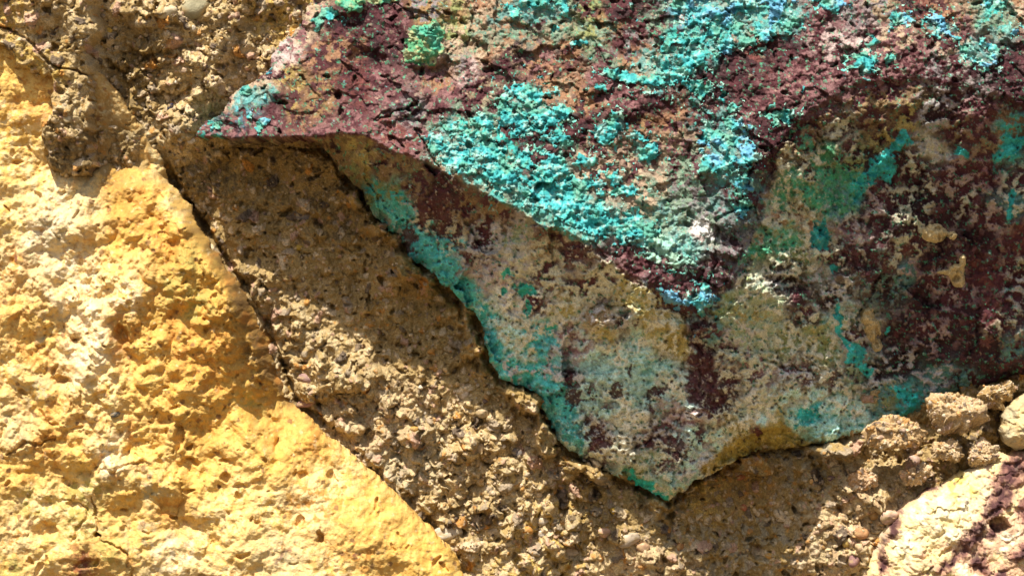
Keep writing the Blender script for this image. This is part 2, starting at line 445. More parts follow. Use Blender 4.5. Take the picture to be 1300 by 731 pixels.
    for (b, i, hi) in ((b2, i2, .9), (b3, i3, .8), (b4, i4, .75)):
        m = sstep(.4, 2.0, b)
        col = over(col, (.60,.47,.30), m * (i > .90) * hi); col = over(col, (.50,.24,.06), m * ((i > .84) & (i < .875)) * hi)
        col = over(col, (.12,.09,.07), m * (i < .045) * hi); col = over(col, (.34,.27,.19), m * ((i > .2) & (i < .28)) * hi); col = over(col, (.48,.30,.21), m * ((i > .5) & (i < .56)) * hi)
    col = col * (1 + .35 * fbm(x, y, 70, 4, 81))[..., None] * np.array([1, 1, 1], F)
    keep = np.ones(x.shape, bool)
    for poly, dp in ((ORE, 46), (YEL, 60), (WHI, 60), (PAL, 40)):
        k = grid_sdf(g, poly, x, y) < dp
        if poly is YEL: k |= scab > -22
        keep &= k
    ddx = fbm(x, y, 15, 3, 91) * 6 * R; ddy = fbm(x, y, 15, 3, 95) * 5 * R + np.clip(b2 * .3 + b3 * .3, 0, 4) * R
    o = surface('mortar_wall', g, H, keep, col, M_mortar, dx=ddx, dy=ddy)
    tag(o, 'rough sandy brown mortar packed between all the stones of the wall', 'mortar')
    return g, H

mg, mH = build_mortar()
def mortar_h(px, py):
    i = int(np.clip(np.searchsorted(mg.xs, px), 2, len(mg.xs) - 3)); j = int(np.clip(np.searchsorted(mg.ys, py), 2, len(mg.ys) - 3))
    return float(np.mean(mH[j - 2:j + 3, i - 2:i + 3]))

# ------------------------------------------------------------------ yellow stone
def build_yellow():
    g = Grid(-255, 680, 20, 915)
    x, y = g.x, g.y
    ex, ey = warp(x, y, 30, 5, 101); ex, ey = warp(ex, ey, 8, 2, 102)
    sd = grid_sdf(g, YEL, ex, ey)
    rim = [(100,78,64),(125,92,60),(145,112,56),(165,140,50),(185,172,42),(203,205,32),(213,232,8),(238,265,2),(260,300,0),(285,337,2),(305,365,-8),(325,400,-18),(345,445,-30),(358,480,-36),(370,512,-10)]
    flank = [(60,110,66),(116,150,52),(142,165,40),(165,200,26),(190,215,34),(206,240,54),(228,270,66),(252,306,82),(274,346,94),(296,386,90),(313,428,74),(334,470,46),(352,500,18),(364,512,0),(370,512,-10)]
    H = sculpt(g, [(-260,10,30),(-260,920,40),(690,920,40),(690,10,0),(-170,120,50),(-230,500,50),(-150,820,50),(200,890,60),(560,860,50),(-200,20,40),(40,30,60),(0,60,66),(0,120,70),(-60,780,112),(300,800,124),(-120,400,90),(-100,600,100),(0,200,66),(60,200,58),(0,260,74),(60,280,84),(75,330,74),(110,300,80),(120,205,34),(145,210,24),(140,240,50),(165,240,52),(190,265,58),(150,300,66),(200,310,80),(130,340,84),(60,370,84),(0,400,80),(170,350,96),
        (240,350,88),(230,400,82),(120,400,112),(150,390,96),(190,420,96),(200,470,112),(85,480,78),(50,490,86),(110,500,104),(0,520,90),(40,540,86),(160,520,112),(250,470,100),(280,440,88),(230,545,104),(255,555,92),(300,520,88),(150,590,120),(200,610,124),(210,640,104),(100,640,92),(60,680,104),(0,620,104),(0,731,116),(120,700,112),(250,640,122),
        (350,600,112),(300,700,130),(420,640,108),(400,731,134),(500,700,112),(560,731,104)],
        [rim, flank, [(370,512,-10),(380,519,40),(388,527,52),(420,556,56),(460,590,60),(500,625,64),(540,665,68),(572,698,70),(590,731,72),(640,800,70)]], blur=4)
    rough = np.clip(.45 + .9 * blobs(x, y, [(180,420,150,160),(150,560,140,80),(210,320,70,50)]), .35, 1.2) * (1 - .55 * blobs(x, y, [(155,175,35,45)])) + .9 * blobs(x, y, [(325,440,26,90,-28)])
    ax, ay = warp(x, y, 40, 9, 111); ax, ay = warp(ax, ay, 12, 1.5, 112)
    b1 = bumps(ax, ay, 52, 121, .9, .4, .75); b2 = bumps(ax, ay, 25, 122, .85, .35, .7); b3 = bumps(ax, ay, 12, 123, .85, .35, .7); b4 = bumps(x, y, 6, 124, .8, .3, .65)
    H += rough * (fbm(x, y, 110, 3, 131) * 34 + fbm(x, y, 42, 3, 134, .5, 'billow') * 17 + b1 * .30 + b2 * .34 + b3 * .26) + b4 * .16 + fbm(x, y, 16, 4, 137) * 3.0
    H = box_blur(H, 1) + fbm(x, y, 6, 4, 139, .65) * (2.2 + 1.5 * rough) + facets(*warp(x, y, 8, 2, 143), 11, 144, .13) * rough - bumps(*warp(x, y, 6, 1.5, 145), 9, 146, .3, .1, .35, .6) * 1.2 * rough
    H -= bumps(ax, ay, 30, 141, .3, .1, .3, 1.2) * 1.1
    for (px, py, rx, ry, dp) in [(80,482,11,5,16),(90,489,4,6,12),(155,425,10,13,18),(228,552,6,14,16),(410,678,4,8,14),(382,602,10,5,9),(112,714,12,6,9),(128,678,4,3,16),(60,672,14,10,14),(290,585,8,3,7),(305,617,9,3,7),(20,205,6,4,10)]:
        H -= dp * sstep(.3, .8, blobs(ex, ey, [(px, py, rx, ry)]))
    for ln, dp in (([(86,632),(104,646),(112,655),(100,672),(92,684)], 5), ([(119,632),(124,652),(130,680),(150,690),(164,705),(172,735)], 8), ([(10,573),(25,566),(50,562),(72,554)], 10), ([(226,600),(232,630),(222,655)], 4),([(128,600),(145,598),(170,588),(188,586)],5)):
        H -= dp * sstep(3.4, .3, line_dist(ex * 1.6 - x * .6, ey * 1.6 - y * .6, ln) + 5 * np.maximum(0, fbm(x, y, 30, 3, 147)))
    H -= 12 * (1 - np.sqrt(np.clip(1 - (1 - np.clip(sd, 0, 11) / 11) ** 2, 0, 1)))
    pal = dict(Y=(.64,.375,.085), L=(.70,.455,.135), C=(.76,.57,.27), W=(.72,.60,.40), O=(.50,.235,.05), G=(.40,.32,.09), K=(.46,.38,.21), B=(.24,.14,.045), R=(.28,.09,.04), D=(.53,.32,.075))  # B is a brown painted in for shade, on the flank and beside the scab
    cx, cy = warp(x, y, 50, 16, 151, 4); cx, cy = warp(cx, cy, 12, 4, 152)
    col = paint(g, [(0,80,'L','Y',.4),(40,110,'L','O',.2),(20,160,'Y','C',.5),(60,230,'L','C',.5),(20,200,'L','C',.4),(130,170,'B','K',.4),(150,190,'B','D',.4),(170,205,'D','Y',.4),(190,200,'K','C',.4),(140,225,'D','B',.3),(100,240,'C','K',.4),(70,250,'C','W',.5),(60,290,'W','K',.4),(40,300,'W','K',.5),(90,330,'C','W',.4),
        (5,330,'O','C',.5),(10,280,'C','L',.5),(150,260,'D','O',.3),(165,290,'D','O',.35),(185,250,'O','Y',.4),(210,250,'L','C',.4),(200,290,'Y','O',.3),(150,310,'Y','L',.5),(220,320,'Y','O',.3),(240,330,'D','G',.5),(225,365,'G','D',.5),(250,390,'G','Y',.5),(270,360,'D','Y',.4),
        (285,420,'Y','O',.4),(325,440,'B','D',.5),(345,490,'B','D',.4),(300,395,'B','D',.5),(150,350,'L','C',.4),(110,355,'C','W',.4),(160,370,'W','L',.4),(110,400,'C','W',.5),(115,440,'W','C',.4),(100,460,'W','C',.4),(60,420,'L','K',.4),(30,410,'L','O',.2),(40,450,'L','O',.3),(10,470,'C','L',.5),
        (50,500,'L','K',.5),(30,540,'K','C',.5),(70,520,'L','O',.4),(160,420,'O','D',.4),(190,400,'Y','D',.4),(200,440,'Y','L',.4),(230,420,'D','O',.5),(250,450,'Y','O',.4),(180,490,'Y','L',.5),(130,500,'C','L',.4),(220,500,'Y','L',.5),(280,480,'Y','O',.35),(260,540,'D','Y',.5),(300,530,'Y','L',.4),(320,510,'Y','G',.3),
        (60,560,'L','O',.3),(30,600,'Y','L',.5),(100,580,'L','Y',.4),(140,580,'W','C',.3),(180,570,'L','Y',.4),(110,630,'G','C',.5),(50,640,'C','G',.4),(100,665,'G','C',.4),(30,690,'C','O',.25),(10,720,'G','L',.5),(60,700,'L','C',.5),(110,710,'R','L',.4),(135,700,'L','G',.4),(160,640,'L','Y',.4),(190,625,'K','L',.5),(180,670,'L','K',.3),(215,640,'Y','O',.3),
        (250,600,'L','Y',.4),(230,700,'C','W',.4),(300,640,'L','C',.4),(350,580,'Y','L',.4),(400,570,'Y','O',.3),(420,600,'C','L',.4),(350,650,'C','L',.5),(360,705,'K','C',.6),(400,640,'C','O',.3),(300,720,'C','L',.5),(270,680,'L','C',.5),(440,640,'L','Y',.4),(460,700,'O','L',.6),(480,660,'L','Y',.4),(520,690,'Y','L',.5),(560,720,'Y','L',.4),(420,720,'L','C',.5)],
        pal, cx, cy, unif(fbm(x, y, 14, 5, 161, .72)), .3, 3.2)
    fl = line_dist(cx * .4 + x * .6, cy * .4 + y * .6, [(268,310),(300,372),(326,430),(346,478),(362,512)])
    col = over(col, (.19,.11,.04), sstep(13, 2, fl + 18 * fbm(x, y, 12, 4, 189, .7)) * .7)  # shade of the right flank, put into the colour as brown
    col = over(col, (.30,.21,.09), .8 * sstep(.42, .62, blobs(cx, cy, [(142,178,20,34,-15),(160,200,18,14),(128,205,12,14)])))  # brown patches paint the shade on the rock face beside the scab
    sp = bumps(*warp(x, y, 6, 2, 171), 13, 172, .22, .1, .28)
    col = over(col, (.20,.10,.05), sstep(.3, 1.4, sp) * .75 * (fbm(x, y, 60, 2, 175) > -.05))
    col = over(col, (.64,.28,.06), sstep(.18, .42, fbm(x, y, 20, 4, 181) + .12 * rough - .1) * .55)
    col = over(col, (.15,.05,.05), .7 * sstep(.42, .8, blobs(cx, cy, [(112,712,10,9),(452,702,6,4),(363,703,16,3,-20),(8,330,4,8)]) + .4 * fbm(x, y, 8, 3, 185)))
    col = over(col, (.46,.22,.05), .7 * sstep(.10, .30, fbm(x, y, 7, 4, 187, .7) + .35 * fbm(x, y, 40, 3, 188)))
    col = over(col, (.74,.62,.38), .5 * sstep(.16, .32, fbm(x, y, 9, 4, 191, .7)))
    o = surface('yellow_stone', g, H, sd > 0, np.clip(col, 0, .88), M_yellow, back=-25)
    return tag(o, 'big bright yellow crumbly stone filling the lower left of the wall', 'stone')
build_yellow()

# ------------------------------------------------------------------ ore stone
def build_ore():
    g = Grid(228, 1525, -175, 655)
    x, y = g.x, g.y
    ex, ey = warp(x, y, 36, 6, 201); ex, ey = warp(ex, ey, 10, 3.2, 202)
    sd = grid_sdf(g, ORE, ex, ey)
    H = sculpt(g, [(220,-180,20),(1530,-180,40),(1530,660,10),(220,660,20),(404,-62,46),(600,-112,50),(900,-155,64),(1200,-140,70),(1440,-50,90),(1505,170,80),(1440,410,40),(650,-70,80),(900,-90,110),(1200,-80,140),(1400,20,160),
        (262,155,80),(290,121,76),(318,105,78),(343,86,80),(345,68,72),(365,45,66),(383,28,62),(392,8,56),
        (300,140,92),(350,110,98),(385,80,100),(410,45,92),(430,20,84),(430,-20,70),
        (340,155,104),(400,150,124),(430,120,118),(470,120,118),(490,90,116),(500,60,104),(460,40,96),(455,150,134),
        (490,150,146),(520,110,128),(560,90,112),(600,60,104),(540,170,156),(600,150,144),(560,140,140),(650,110,128),(650,170,156),(700,60,110),(700,150,150),(700,230,178),(760,110,140),(760,200,170),(760,280,192),(650,0,88),(800,40,124),(820,130,158),(820,220,180),(830,300,196),(850,360,203),
        (880,60,140),(900,130,170),(890,220,186),(900,300,198),(950,60,146),(960,130,184),(1000,60,158),(1000,110,180),(1060,60,172),(1120,50,176),(1180,40,178),(1240,70,196),(1300,60,192),(1300,0,176),(900,0,124),(1000,0,138),(1100,0,156),
        # lower left face
        (408,182,76),(414,190,62),(430,214,54),(455,240,50),(480,275,48),(510,310,46),(560,360,44),(608,408,44),(622,460,44),(640,480,44),(684,503,42),(705,545,38),(725,574,38),(760,593,36),(800,615,38),(852,635,58),
        (455,195,120),(500,225,128),(550,260,126),(600,310,116),(640,350,104),(700,340,140),(660,300,156),(600,260,156),(540,215,158),(760,380,140),(720,400,118),(660,400,84),(700,450,80),(790,405,146),(800,425,122),(760,412,134),(740,440,108),(770,470,104),(820,450,122),(850,470,124),(720,520,60),(770,540,66),(800,580,56),(838,590,58),(830,530,86),
        (880,470,132),(872,440,150),(868,505,120),(882,525,124),(866,575,98),(905,548,88),(838,545,76),(930,535,92),(900,580,60),
        # lower right face
        (900,606,50),(925,593,50),(985,572,42),(1060,563,20),(1098,553,14),(1125,540,0),(1180,530,-6),(1215,500,6),(1300,480,20),(1370,462,20),
        (950,560,56),(975,540,72),(1010,535,52),(1050,530,32),(1085,530,12),(1000,555,40),(1060,550,24),
        (930,420,156),(960,360,168),(1000,300,146),(980,240,176),(1040,200,164),(1000,400,122),(960,470,112),(920,480,118),(1010,480,82),(1060,480,44),(1060,400,72),(1080,300,112),(1130,220,144),(1170,180,160),(1220,200,146),(1150,300,108),(1200,280,110),(1260,260,122),(1300,220,150),(1120,380,64),(1200,380,60),(1280,360,82),(1110,440,26),(1180,450,22),(1250,430,46),(1300,420,62),(1420,400,56)],
        [LIP, LIP2], blur=3)
    soft = np.maximum(sstep(880, 960, x) * sstep(345, 315, y), sstep(.3, .8, blobs(x, y, [(885,365,62,70)])))
    H = H * (1 - soft) + box_blur(box_blur(H, 19), 19) * soft
    H -= 7 * sstep(.3, .9, blobs(x, y, [(892,375,40,46)]))
    calm = 1 - .55 * blobs(x, y, [(370,140,110,50),(440,80,60,60)])
    # is it the crumbly upper face (1) or the smooth face under the lip (0)?
    wx, wy = warp(x, y, 26, 5, 211); wx, wy = warp(wx, wy, 7, 2, 212)
    up = grid_sdf(g, [(p[0], p[1]) for p in LIP] + [(p[0], p[1]) for p in LIP2[1:]] + [(1600,-300),(200,-300)], wx, wy)
    U = sstep(-3, 5, up); Ug = np.maximum(U, sstep(-40, 6, up + 20 * fbm(x, y, 40, 3, 215)) * sstep(900, 960, x))
    sm = 1 - .8 * blobs(x, y, [(1080,170,120,60),(960,300,26,60)])
    ax, ay = warp(x, y, 24, 6, 221); ax, ay = warp(ax, ay, 6, 1.6, 222)
    a0 = math.radians(-24)
    rx, ry = (x * math.cos(a0) - y * math.sin(a0)) * .8, x * math.sin(a0) + y * math.cos(a0)     # bedding runs up to the right
    rough = fbm(x, y, 90, 3, 231) * 20 + facets(*warp(rx, ry, 14, 4, 233), 34, 234, .34) + facets(ax, ay, 17, 235, .22) + fbm(rx, ry, 22, 4, 236) * 9
    grain = bumps(ax, ay, 11, 241, .75, .25, .65) * .5 + bumps(x, y, 5.5, 242, .8, .3, .65) * .5 + fbm(x, y, 6, 3, 243) * 3
    smooth = fbm(x, y, 110, 3, 251) * 22 + facets(*warp(ax, ay, 30, 8, 255), 70, 252, .27) + facets(*warp(ax, ay, 10, 3, 259), 26, 256, .17) + fbm(x, y, 30, 4, 253) * 10 + fbm(x, y, 8, 3, 254) * 2.6 - bumps(ax, ay, 17, 257, .3, .1, .3, .5) * .9 + bumps(ax, ay, 14, 258, .35, .15, .4, .5) * .5
    H += Ug * calm * (rough + grain) + (1 - Ug) * (smooth + .38 * grain) - 7 * (Ug - U)
    H -= U * 2.0 * bumps(*warp(x, y, 10, 3, 261), 22, 262, .35, .1, .32, .8)
    H -= 12 * sstep(.25, .8, blobs(x, y, [(990,292,52,56),(975,255,26,34),(992,338,52,26)])) + 5 * sstep(.3, .8, blobs(x, y, [(1110,255,60,40),(1240,330,60,60)]))
    # ledges and hollows
    H += 16 * sstep(.35, .6, blobs(ex, ey, [(541,58,26,30)])) + 12 * sstep(.4, .6, blobs(ex, ey, [(442,2,24,16)]))
    H += 8 * sstep(.4, .6, blobs(ex, ey, [(512,140,36,11,-28)])) - 10 * sstep(.3, .7, blobs(ex, ey, [(486,152,16,5,-28),(470,84,24,20)]))
    H += 11 * sstep(.35, .65, blobs(ex, ey, [(782,405,42,16,-6)])) + 12 * sstep(.4, .6, blobs(ex, ey, [(890,526,28,8,16)]))
    H -= 16 * sstep(.3, .7, blobs(ex, ey, [(1004,362,18,10,10),(986,352,16,6,10)])) + 18 * sstep(.35, .6, blobs(ex, ey, [(985,562,48,15,-8),(945,575,30,10,-12)]))
    H += 8 * sstep(.4, .6, blobs(ex, ey, [(430,172,26,10)]))
    for ln, dp in (([(610,165),(524,150)], 0), ([(532,168),(545,196),(556,212)], 10), ([(530,132),(505,146),(486,153),(478,160)], 9), ([(945,262),(920,268),(905,282),(905,310),(902,345)], 7), ([(950,262),(938,264)], 6), ([(752,388),(790,386),(812,390)], 7),
                    ([(966,456),(985,463),(1005,466),(1030,472)], 7), ([(870,520),(850,545),(822,562),(800,574)], 6), ([(905,345),(890,365)], 5), ([(700,20),(650,50)], 0), ([(598,20),(597,40),(594,60)], 7), ([(500,5),(530,22),(545,30)], 7), ([(930,440),(900,448)],4), ([(892,500),(888,470),(884,440)],4),([(760,250),(800,235),(822,222)],0)):
        if dp: H -= dp * sstep(2.4, .6, line_dist(ex, ey, ln))
    chip = facets(*warp(x, y, 12, 4, 263), 24, 264, .5)
    H -= np.maximum(0, chip) * sstep(26, 4, sd) * sstep(190, 230, y)
    r = 9 + 13 * sstep(200, 260, y)
    H -= (10 + 12 * sstep(200, 260, y)) * (1 - np.sqrt(np.clip(1 - (1 - np.clip(sd, 0, r) / r) ** 2, 0, 1))) * sstep(60, 100, np.abs(x - 330) + np.maximum(0, (160 - y)) * .0 + np.where(y > 200, 200, 0))
    # ---------------- colour
    pal = dict(M=(.086,.026,.032), D=(.036,.014,.017), P=(.23,.11,.115), W=(.60,.49,.46), T=(.05,.40,.36), B=(.10,.42,.50), G=(.10,.36,.17), Y=(.40,.33,.12), O=(.29,.155,.085), C=(.70,.66,.51), A=(.48,.70,.61),
               K=(.44,.42,.41), L=(.24,.26,.10), S=(.11,.23,.21), R=(.14,.045,.038), N=(.25,.17,.085), E=(.53,.51,.36), F=(.30,.36,.22))
    px, py = warp(x, y, 50, 16, 271, 4); px, py = warp(px, py, 14, 5.5, 272)
    upper = [(255,168,'P','T',.3),(290,160,'P','M',.5),(330,165,'P','M',.4),(400,168,'P','M',.4),(300,125,'C','P',.3),(325,110,'C','M',.25),(345,85,'W','P',.3),(360,60,'W','P',.4),(385,35,'C','P',.3),(395,10,'C','P',.3),
        (310,140,'M','B',.25),(345,135,'M','D',.5),(380,120,'M','Y',.3),(350,150,'M','P',.4),(390,145,'M','O',.35),(400,140,'N','M',.4),(365,100,'Y','M',.4),(400,75,'M','O',.4),(430,60,'M','O',.35),(410,105,'N','M',.4),(440,100,'M','R',.5),(450,150,'M','P',.4),(430,30,'M','D',.4),
        (470,20,'M','D',.4),(500,30,'M','P',.3),(520,60,'D','M',.5),(480,70,'D','M',.5),(460,120,'R','M',.5),(490,115,'P','M',.5),(515,140,'D','K',.5),(500,165,'P','R',.5),(520,175,'P','R',.5),
        (545,15,'N','K',.5),(580,20,'L','N',.5),(580,50,'C','L',.4),(575,80,'E','K',.5),(610,15,'O','C',.5),(640,20,'S','E',.4),(610,45,'E','F',.4),(650,40,'F','O',.4),(620,70,'O','C',.4),(650,70,'D','E',.4),(560,100,'P','O',.5),(590,90,'W','P',.5),(580,120,'P','M',.5),(610,115,'M','E',.3),(640,85,'M','D',.4),(560,140,'M','P',.4),(600,140,'M','F',.3),(560,170,'P','F',.4),(600,170,'F','T',.4),(580,195,'E','A',.5),
        (690,20,'M','F',.5),(710,45,'F','E',.4),(680,75,'P','O',.4),(700,95,'O','M',.4),(720,110,'O','E',.35),(740,125,'O','M',.5),(720,75,'M','O',.35),(750,20,'M','L',.4),(745,45,'L','F',.5),(770,30,'N','F',.4),(790,15,'M','D',.4),(800,50,'M','K',.3),(770,75,'F','M',.4),(800,78,'O','M',.35),(812,88,'O','E',.3),(760,100,'M','P',.4),(830,35,'M','F',.4),
        (650,180,'M','T',.3),(640,205,'F','T',.5),(680,200,'M','D',.4),(700,160,'M','T',.3),(740,160,'M','D',.4),(750,190,'M','C',.3),(700,230,'F','T',.5),(720,260,'T','F',.5),(760,220,'C','M',.5),(800,150,'D','M',.5),(830,130,'D','M',.4),(790,130,'M','P',.4),(820,160,'M','N',.4),(845,160,'O','M',.4),(830,190,'C','M',.5),(850,185,'E','P',.5),(800,220,'M','C',.4),(860,220,'F','M',.4),(870,245,'F','K',.4),(820,250,'C','F',.4),(840,275,'F','S',.4),
        (860,280,'F','A',.5),(880,300,'A','W',.4),(895,290,'K','F',.4),(870,320,'A','S',.4),(910,270,'S','K',.5),(930,250,'M','S',.4),(850,345,'M','P',.4),(810,335,'M','P',.3),(860,360,'P','M',.4),(840,370,'M','B',.2),(890,350,'M','D',.4),(920,310,'D','K',.4),(900,330,'K','M',.5),
        (860,40,'M','T',.4),(870,20,'B','W',.5),(900,40,'M','T',.5),(930,30,'E','T',.4),(940,30,'R','E',.4),(960,20,'T','E',.3),(900,60,'K','T',.4),(930,80,'D','M',.4),(960,70,'D','R',.4),(900,110,'D','M',.4),(940,110,'M','D',.4),(980,110,'P','M',.5),(950,140,'P','M',.5),(1000,70,'D','M',.4),(1010,95,'P','M',.5),(920,160,'M','D',.3),(930,190,'M','D',.5),(960,180,'M','D',.4),(980,170,'D','M',.4),(900,150,'M','S',.3),
        (1050,55,'W','M',.4),(1040,40,'P','M',.5),(1060,80,'P','M',.5),(1090,50,'M','W',.3),(1080,20,'K','P',.5),(1110,15,'E','K',.4),(1130,60,'P','C',.4),(1150,80,'M','P',.5),(1160,15,'R','D',.4),(1190,20,'O','M',.5),(1210,30,'P','O',.4),(1230,10,'F','E',.5),(1250,20,'F','T',.4),(1280,10,'O','C',.5),(1300,20,'O','P',.4),(1200,65,'M','C',.3),(1180,90,'M','K',.4),(1230,80,'D','K',.4),(1270,90,'D','M',.4),(1300,80,'P','M',.4),(1300,110,'D','M',.5),(1120,100,'M','P',.4)]
    lower = [(420,190,'N','D',.3),(440,210,'N','L',.3),(460,200,'Y','N',.5),(490,215,'N','M',.4),(480,240,'L','T',.3),(500,250,'T','L',.4),(530,240,'N','M',.5),(560,240,'D','M',.5),(545,265,'M','D',.4),(540,290,'M','C',.3),(570,300,'M','E',.5),(590,270,'M','N',.5),(620,270,'N','M',.5),(520,270,'T','K',.35),(560,320,'T','A',.3),(540,310,'T','S',.3),(590,370,'T','S',.3),(570,345,'T','M',.25),
        (600,320,'K','M',.45),(620,300,'K','M',.5),(650,310,'K','F',.4),(610,350,'W','K',.4),(640,350,'E','W',.4),(660,330,'E','K',.4),(690,320,'N','E',.5),(690,350,'E','M',.4),(700,300,'M','N',.5),(740,330,'M','E',.4),(760,350,'E','M',.3),(790,370,'Y','E',.4),(740,360,'E','M',.3),(680,375,'M','C',.4),(640,380,'C','K',.4),(720,390,'E','Y',.4),(760,400,'N','K',.4),(790,405,'K','D',.4),(770,425,'Y','N',.3),(810,395,'Y','E',.3),(840,420,'Y','E',.4),(860,440,'Y','C',.4),
        (610,400,'T','A',.3),(620,440,'T','S',.3),(650,430,'E','A',.4),(650,470,'T','K',.4),(690,430,'E','T',.35),(690,470,'T','K',.35),(720,440,'K','P',.4),(740,460,'A','K',.4),(720,480,'M','K',.45),(760,470,'A','M',.25),(780,450,'C','A',.4),(790,475,'A','C',.4),(830,470,'A','T',.3),(810,440,'A','C',.4),(850,490,'C','E',.3),(820,500,'A','M',.3),(835,498,'M','A',.3),(790,510,'C','A',.4),(750,500,'M','A',.4),(770,520,'A','M',.4),
        (710,520,'T','A',.4),(700,500,'T','S',.3),(730,550,'A','S',.4),(740,530,'K','M',.5),(770,550,'M','K',.5),(800,540,'C','E',.4),(790,570,'E','C',.4),(760,575,'M','E',.5),(820,560,'M','K',.4),(840,545,'K','M',.5),(850,560,'M','A',.35),(860,530,'W','M',.4),(880,525,'W','P',.35),(845,590,'M','E',.4),(820,600,'E','L',.4),(830,620,'G','T',.5),(810,612,'T','G',.4),(850,615,'F','E',.4),(870,590,'A','K',.3),(890,585,'W','A',.3),(865,610,'M','Y',.4),(880,560,'A','M',.3),(900,565,'A','K',.4),
        (900,590,'Y','E',.4),(920,580,'Y','E',.3),(950,570,'Y','L',.3),(920,550,'E','A',.3),(940,540,'Y','C',.3),(963,555,'M','Y',.3),(990,550,'Y','L',.3),(990,535,'Y','E',.4),(1020,540,'A','T',.3),(1050,550,'A','T',.4),(1040,530,'T','A',.5),(1085,545,'A','T',.3),(1080,520,'A','C',.4),(1020,560,'Y','L',.4),
        (880,420,'D','M',.5),(885,450,'M','D',.4),(890,480,'M','W',.2),(870,490,'M','A',.2),(900,500,'M','E',.3),(910,520,'M','E',.4),(930,490,'M','E',.5),(950,480,'E','M',.4),(920,450,'E','M',.4),(910,420,'S','M',.4),(940,430,'F','K',.4),(920,390,'F','L',.4),(950,400,'F','Y',.5),(970,380,'E','F',.4),(950,360,'E','F',.4),(940,340,'D','L',.3),(970,430,'F','E',.4),(990,440,'E','L',.4),(960,460,'E','P',.4),(990,470,'M','K',.4),(1020,480,'M','K',.4),(1060,490,'M','C',.5),(1000,500,'E','A',.4),(960,510,'E','C',.4),(970,530,'C','A',.4),(1040,500,'E','A',.4),(1080,500,'F','E',.5),(1090,480,'F','D',.4),
        (1010,430,'E','L',.4),(1040,420,'L','Y',.4),(1050,440,'L','E',.4),(1030,400,'E','M',.5),(1060,410,'E','G',.3),(1080,430,'K','M',.4),(1010,380,'D','M',.4),(980,360,'D','K',.4),(1050,380,'D','K',.4),(1000,345,'D','E',.4),
        (960,220,'N','M',.4),(950,250,'N','K',.4),(970,200,'Y','N',.5),(990,210,'E','N',.5),(1010,180,'N','M',.4),(1040,150,'N','M',.4),(1000,230,'E','G',.4),(975,250,'E','G',.4),(1020,220,'E','M',.4),(1040,200,'E','G',.5),(1060,170,'E','M',.4),(1080,130,'N','M',.4),(1120,130,'N','M',.5),(1100,160,'N','K',.5),(1140,150,'Y','M',.5),(1080,190,'M','E',.4),(1100,190,'D','L',.4),(1110,180,'Y','M',.4),
        (960,280,'E','P',.3),(980,270,'O','E',.5),(1020,270,'E','O',.4),(1025,285,'O','E',.3),(990,290,'L','G',.5),(970,300,'L','G',.4),(960,310,'O','N',.4),(950,320,'G','L',.5),(1000,310,'G','E',.4),(1010,330,'L','E',.4),(1040,320,'E','M',.4),(1030,250,'L','G',.5),(1050,230,'S','G',.4),(1060,260,'S','G',.4),(1080,240,'T','G',.4),(1060,210,'L','M',.4),(1080,215,'D','L',.4),
        (1130,220,'D','M',.4),(1100,240,'M','W',.4),(1110,260,'W','M',.5),(1080,290,'M','W',.4),(1080,300,'W','M',.4),(1070,320,'M','D',.4),(1120,290,'D','M',.4),(1140,250,'M','E',.4),(1160,210,'M','E',.4),(1180,190,'E','K',.4),(1200,220,'M','W',.45),(1220,240,'W','M',.5),(1240,220,'P','M',.5),(1250,180,'M','N',.5),(1200,170,'M','N',.4),(1230,150,'P','M',.5),(1180,150,'D','K',.4),(1240,130,'M','P',.5),
        (1220,260,'E','M',.5),(1250,280,'W','M',.5),(1200,270,'D','M',.4),(1160,270,'E','D',.4),(1165,250,'D','E',.4),(1270,170,'N','T',.4),(1280,190,'S','T',.4),(1300,180,'D','M',.4),(1290,230,'M','E',.3),(1280,260,'S','E',.4),(1290,300,'R','M',.5),(1300,340,'E','M',.4),(1290,360,'M','K',.4),(1240,300,'D','M',.4),
        (1100,330,'M','D',.4),(1140,330,'R','E',.3),(1150,310,'M','E',.4),(1180,330,'D','M',.4),(1130,360,'D','S',.4),(1150,350,'S','W',.35),(1190,350,'W','M',.4),(1170,370,'D','M',.4),(1240,350,'R','M',.5),(1260,350,'M','R',.5),(1220,385,'M','W',.4),(1230,400,'D','M',.4),(1180,400,'D','M',.4),(1180,410,'M','W',.3),(1150,420,'D','M',.4),(1260,400,'R','M',.5),(1280,420,'M','E',.3),(1270,440,'R','D',.5),(1290,440,'S','M',.4),(1240,450,'D','M',.3),(1200,450,'D','M',.3),(1190,440,'D','W',.3),(1150,460,'D','K',.35),(1120,480,'D','K',.4),(1130,500,'S','L',.4),(1200,475,'S','K',.4),(1230,490,'S','D',.4),(1260,480,'D','M',.3),(1300,470,'D','M',.4),(1160,510,'T','S',.4)]
    right = []
    for (qx, qy, a, b, fr) in lower:
        if qx > 1085 and b in 'MD' and a in 'EWPRK' and qy > 130: a, b, fr = b, a, .38
        elif qx > 1085 and a in 'MD': fr = fr * .75
        elif 1000 < qx < 1160 and qy < 170 and a == 'N': a, b, fr = 'M', 'N', .45
        right.append((qx, qy, a, b, fr))
    lower = right
    u = unif(fbm(x, y, 13, 5, 281, .62))
    up = up + sstep(850, 930, x) * (22 * fbm(x, y, 26, 5, 283, .68) + 8)
    palu = dict(pal, M=(.074,.0215,.026), P=(.20,.095,.095), C=(.42,.31,.21), A=(.24,.42,.36), K=(.22,.19,.19), E=(.29,.21,.135), W=(.46,.36,.33), F=(.17,.24,.17), Y=(.34,.24,.08), N=(.26,.16,.07))  # sunlit copy of pal: darker tones, where pal itself is lightened for shade
    cu = paint(g, upper, palu, px, py, u, .16); cl = paint(g, lower, dict(pal, W=(.38,.28,.26), G=(.09,.30,.15)), px, py, u, .22)
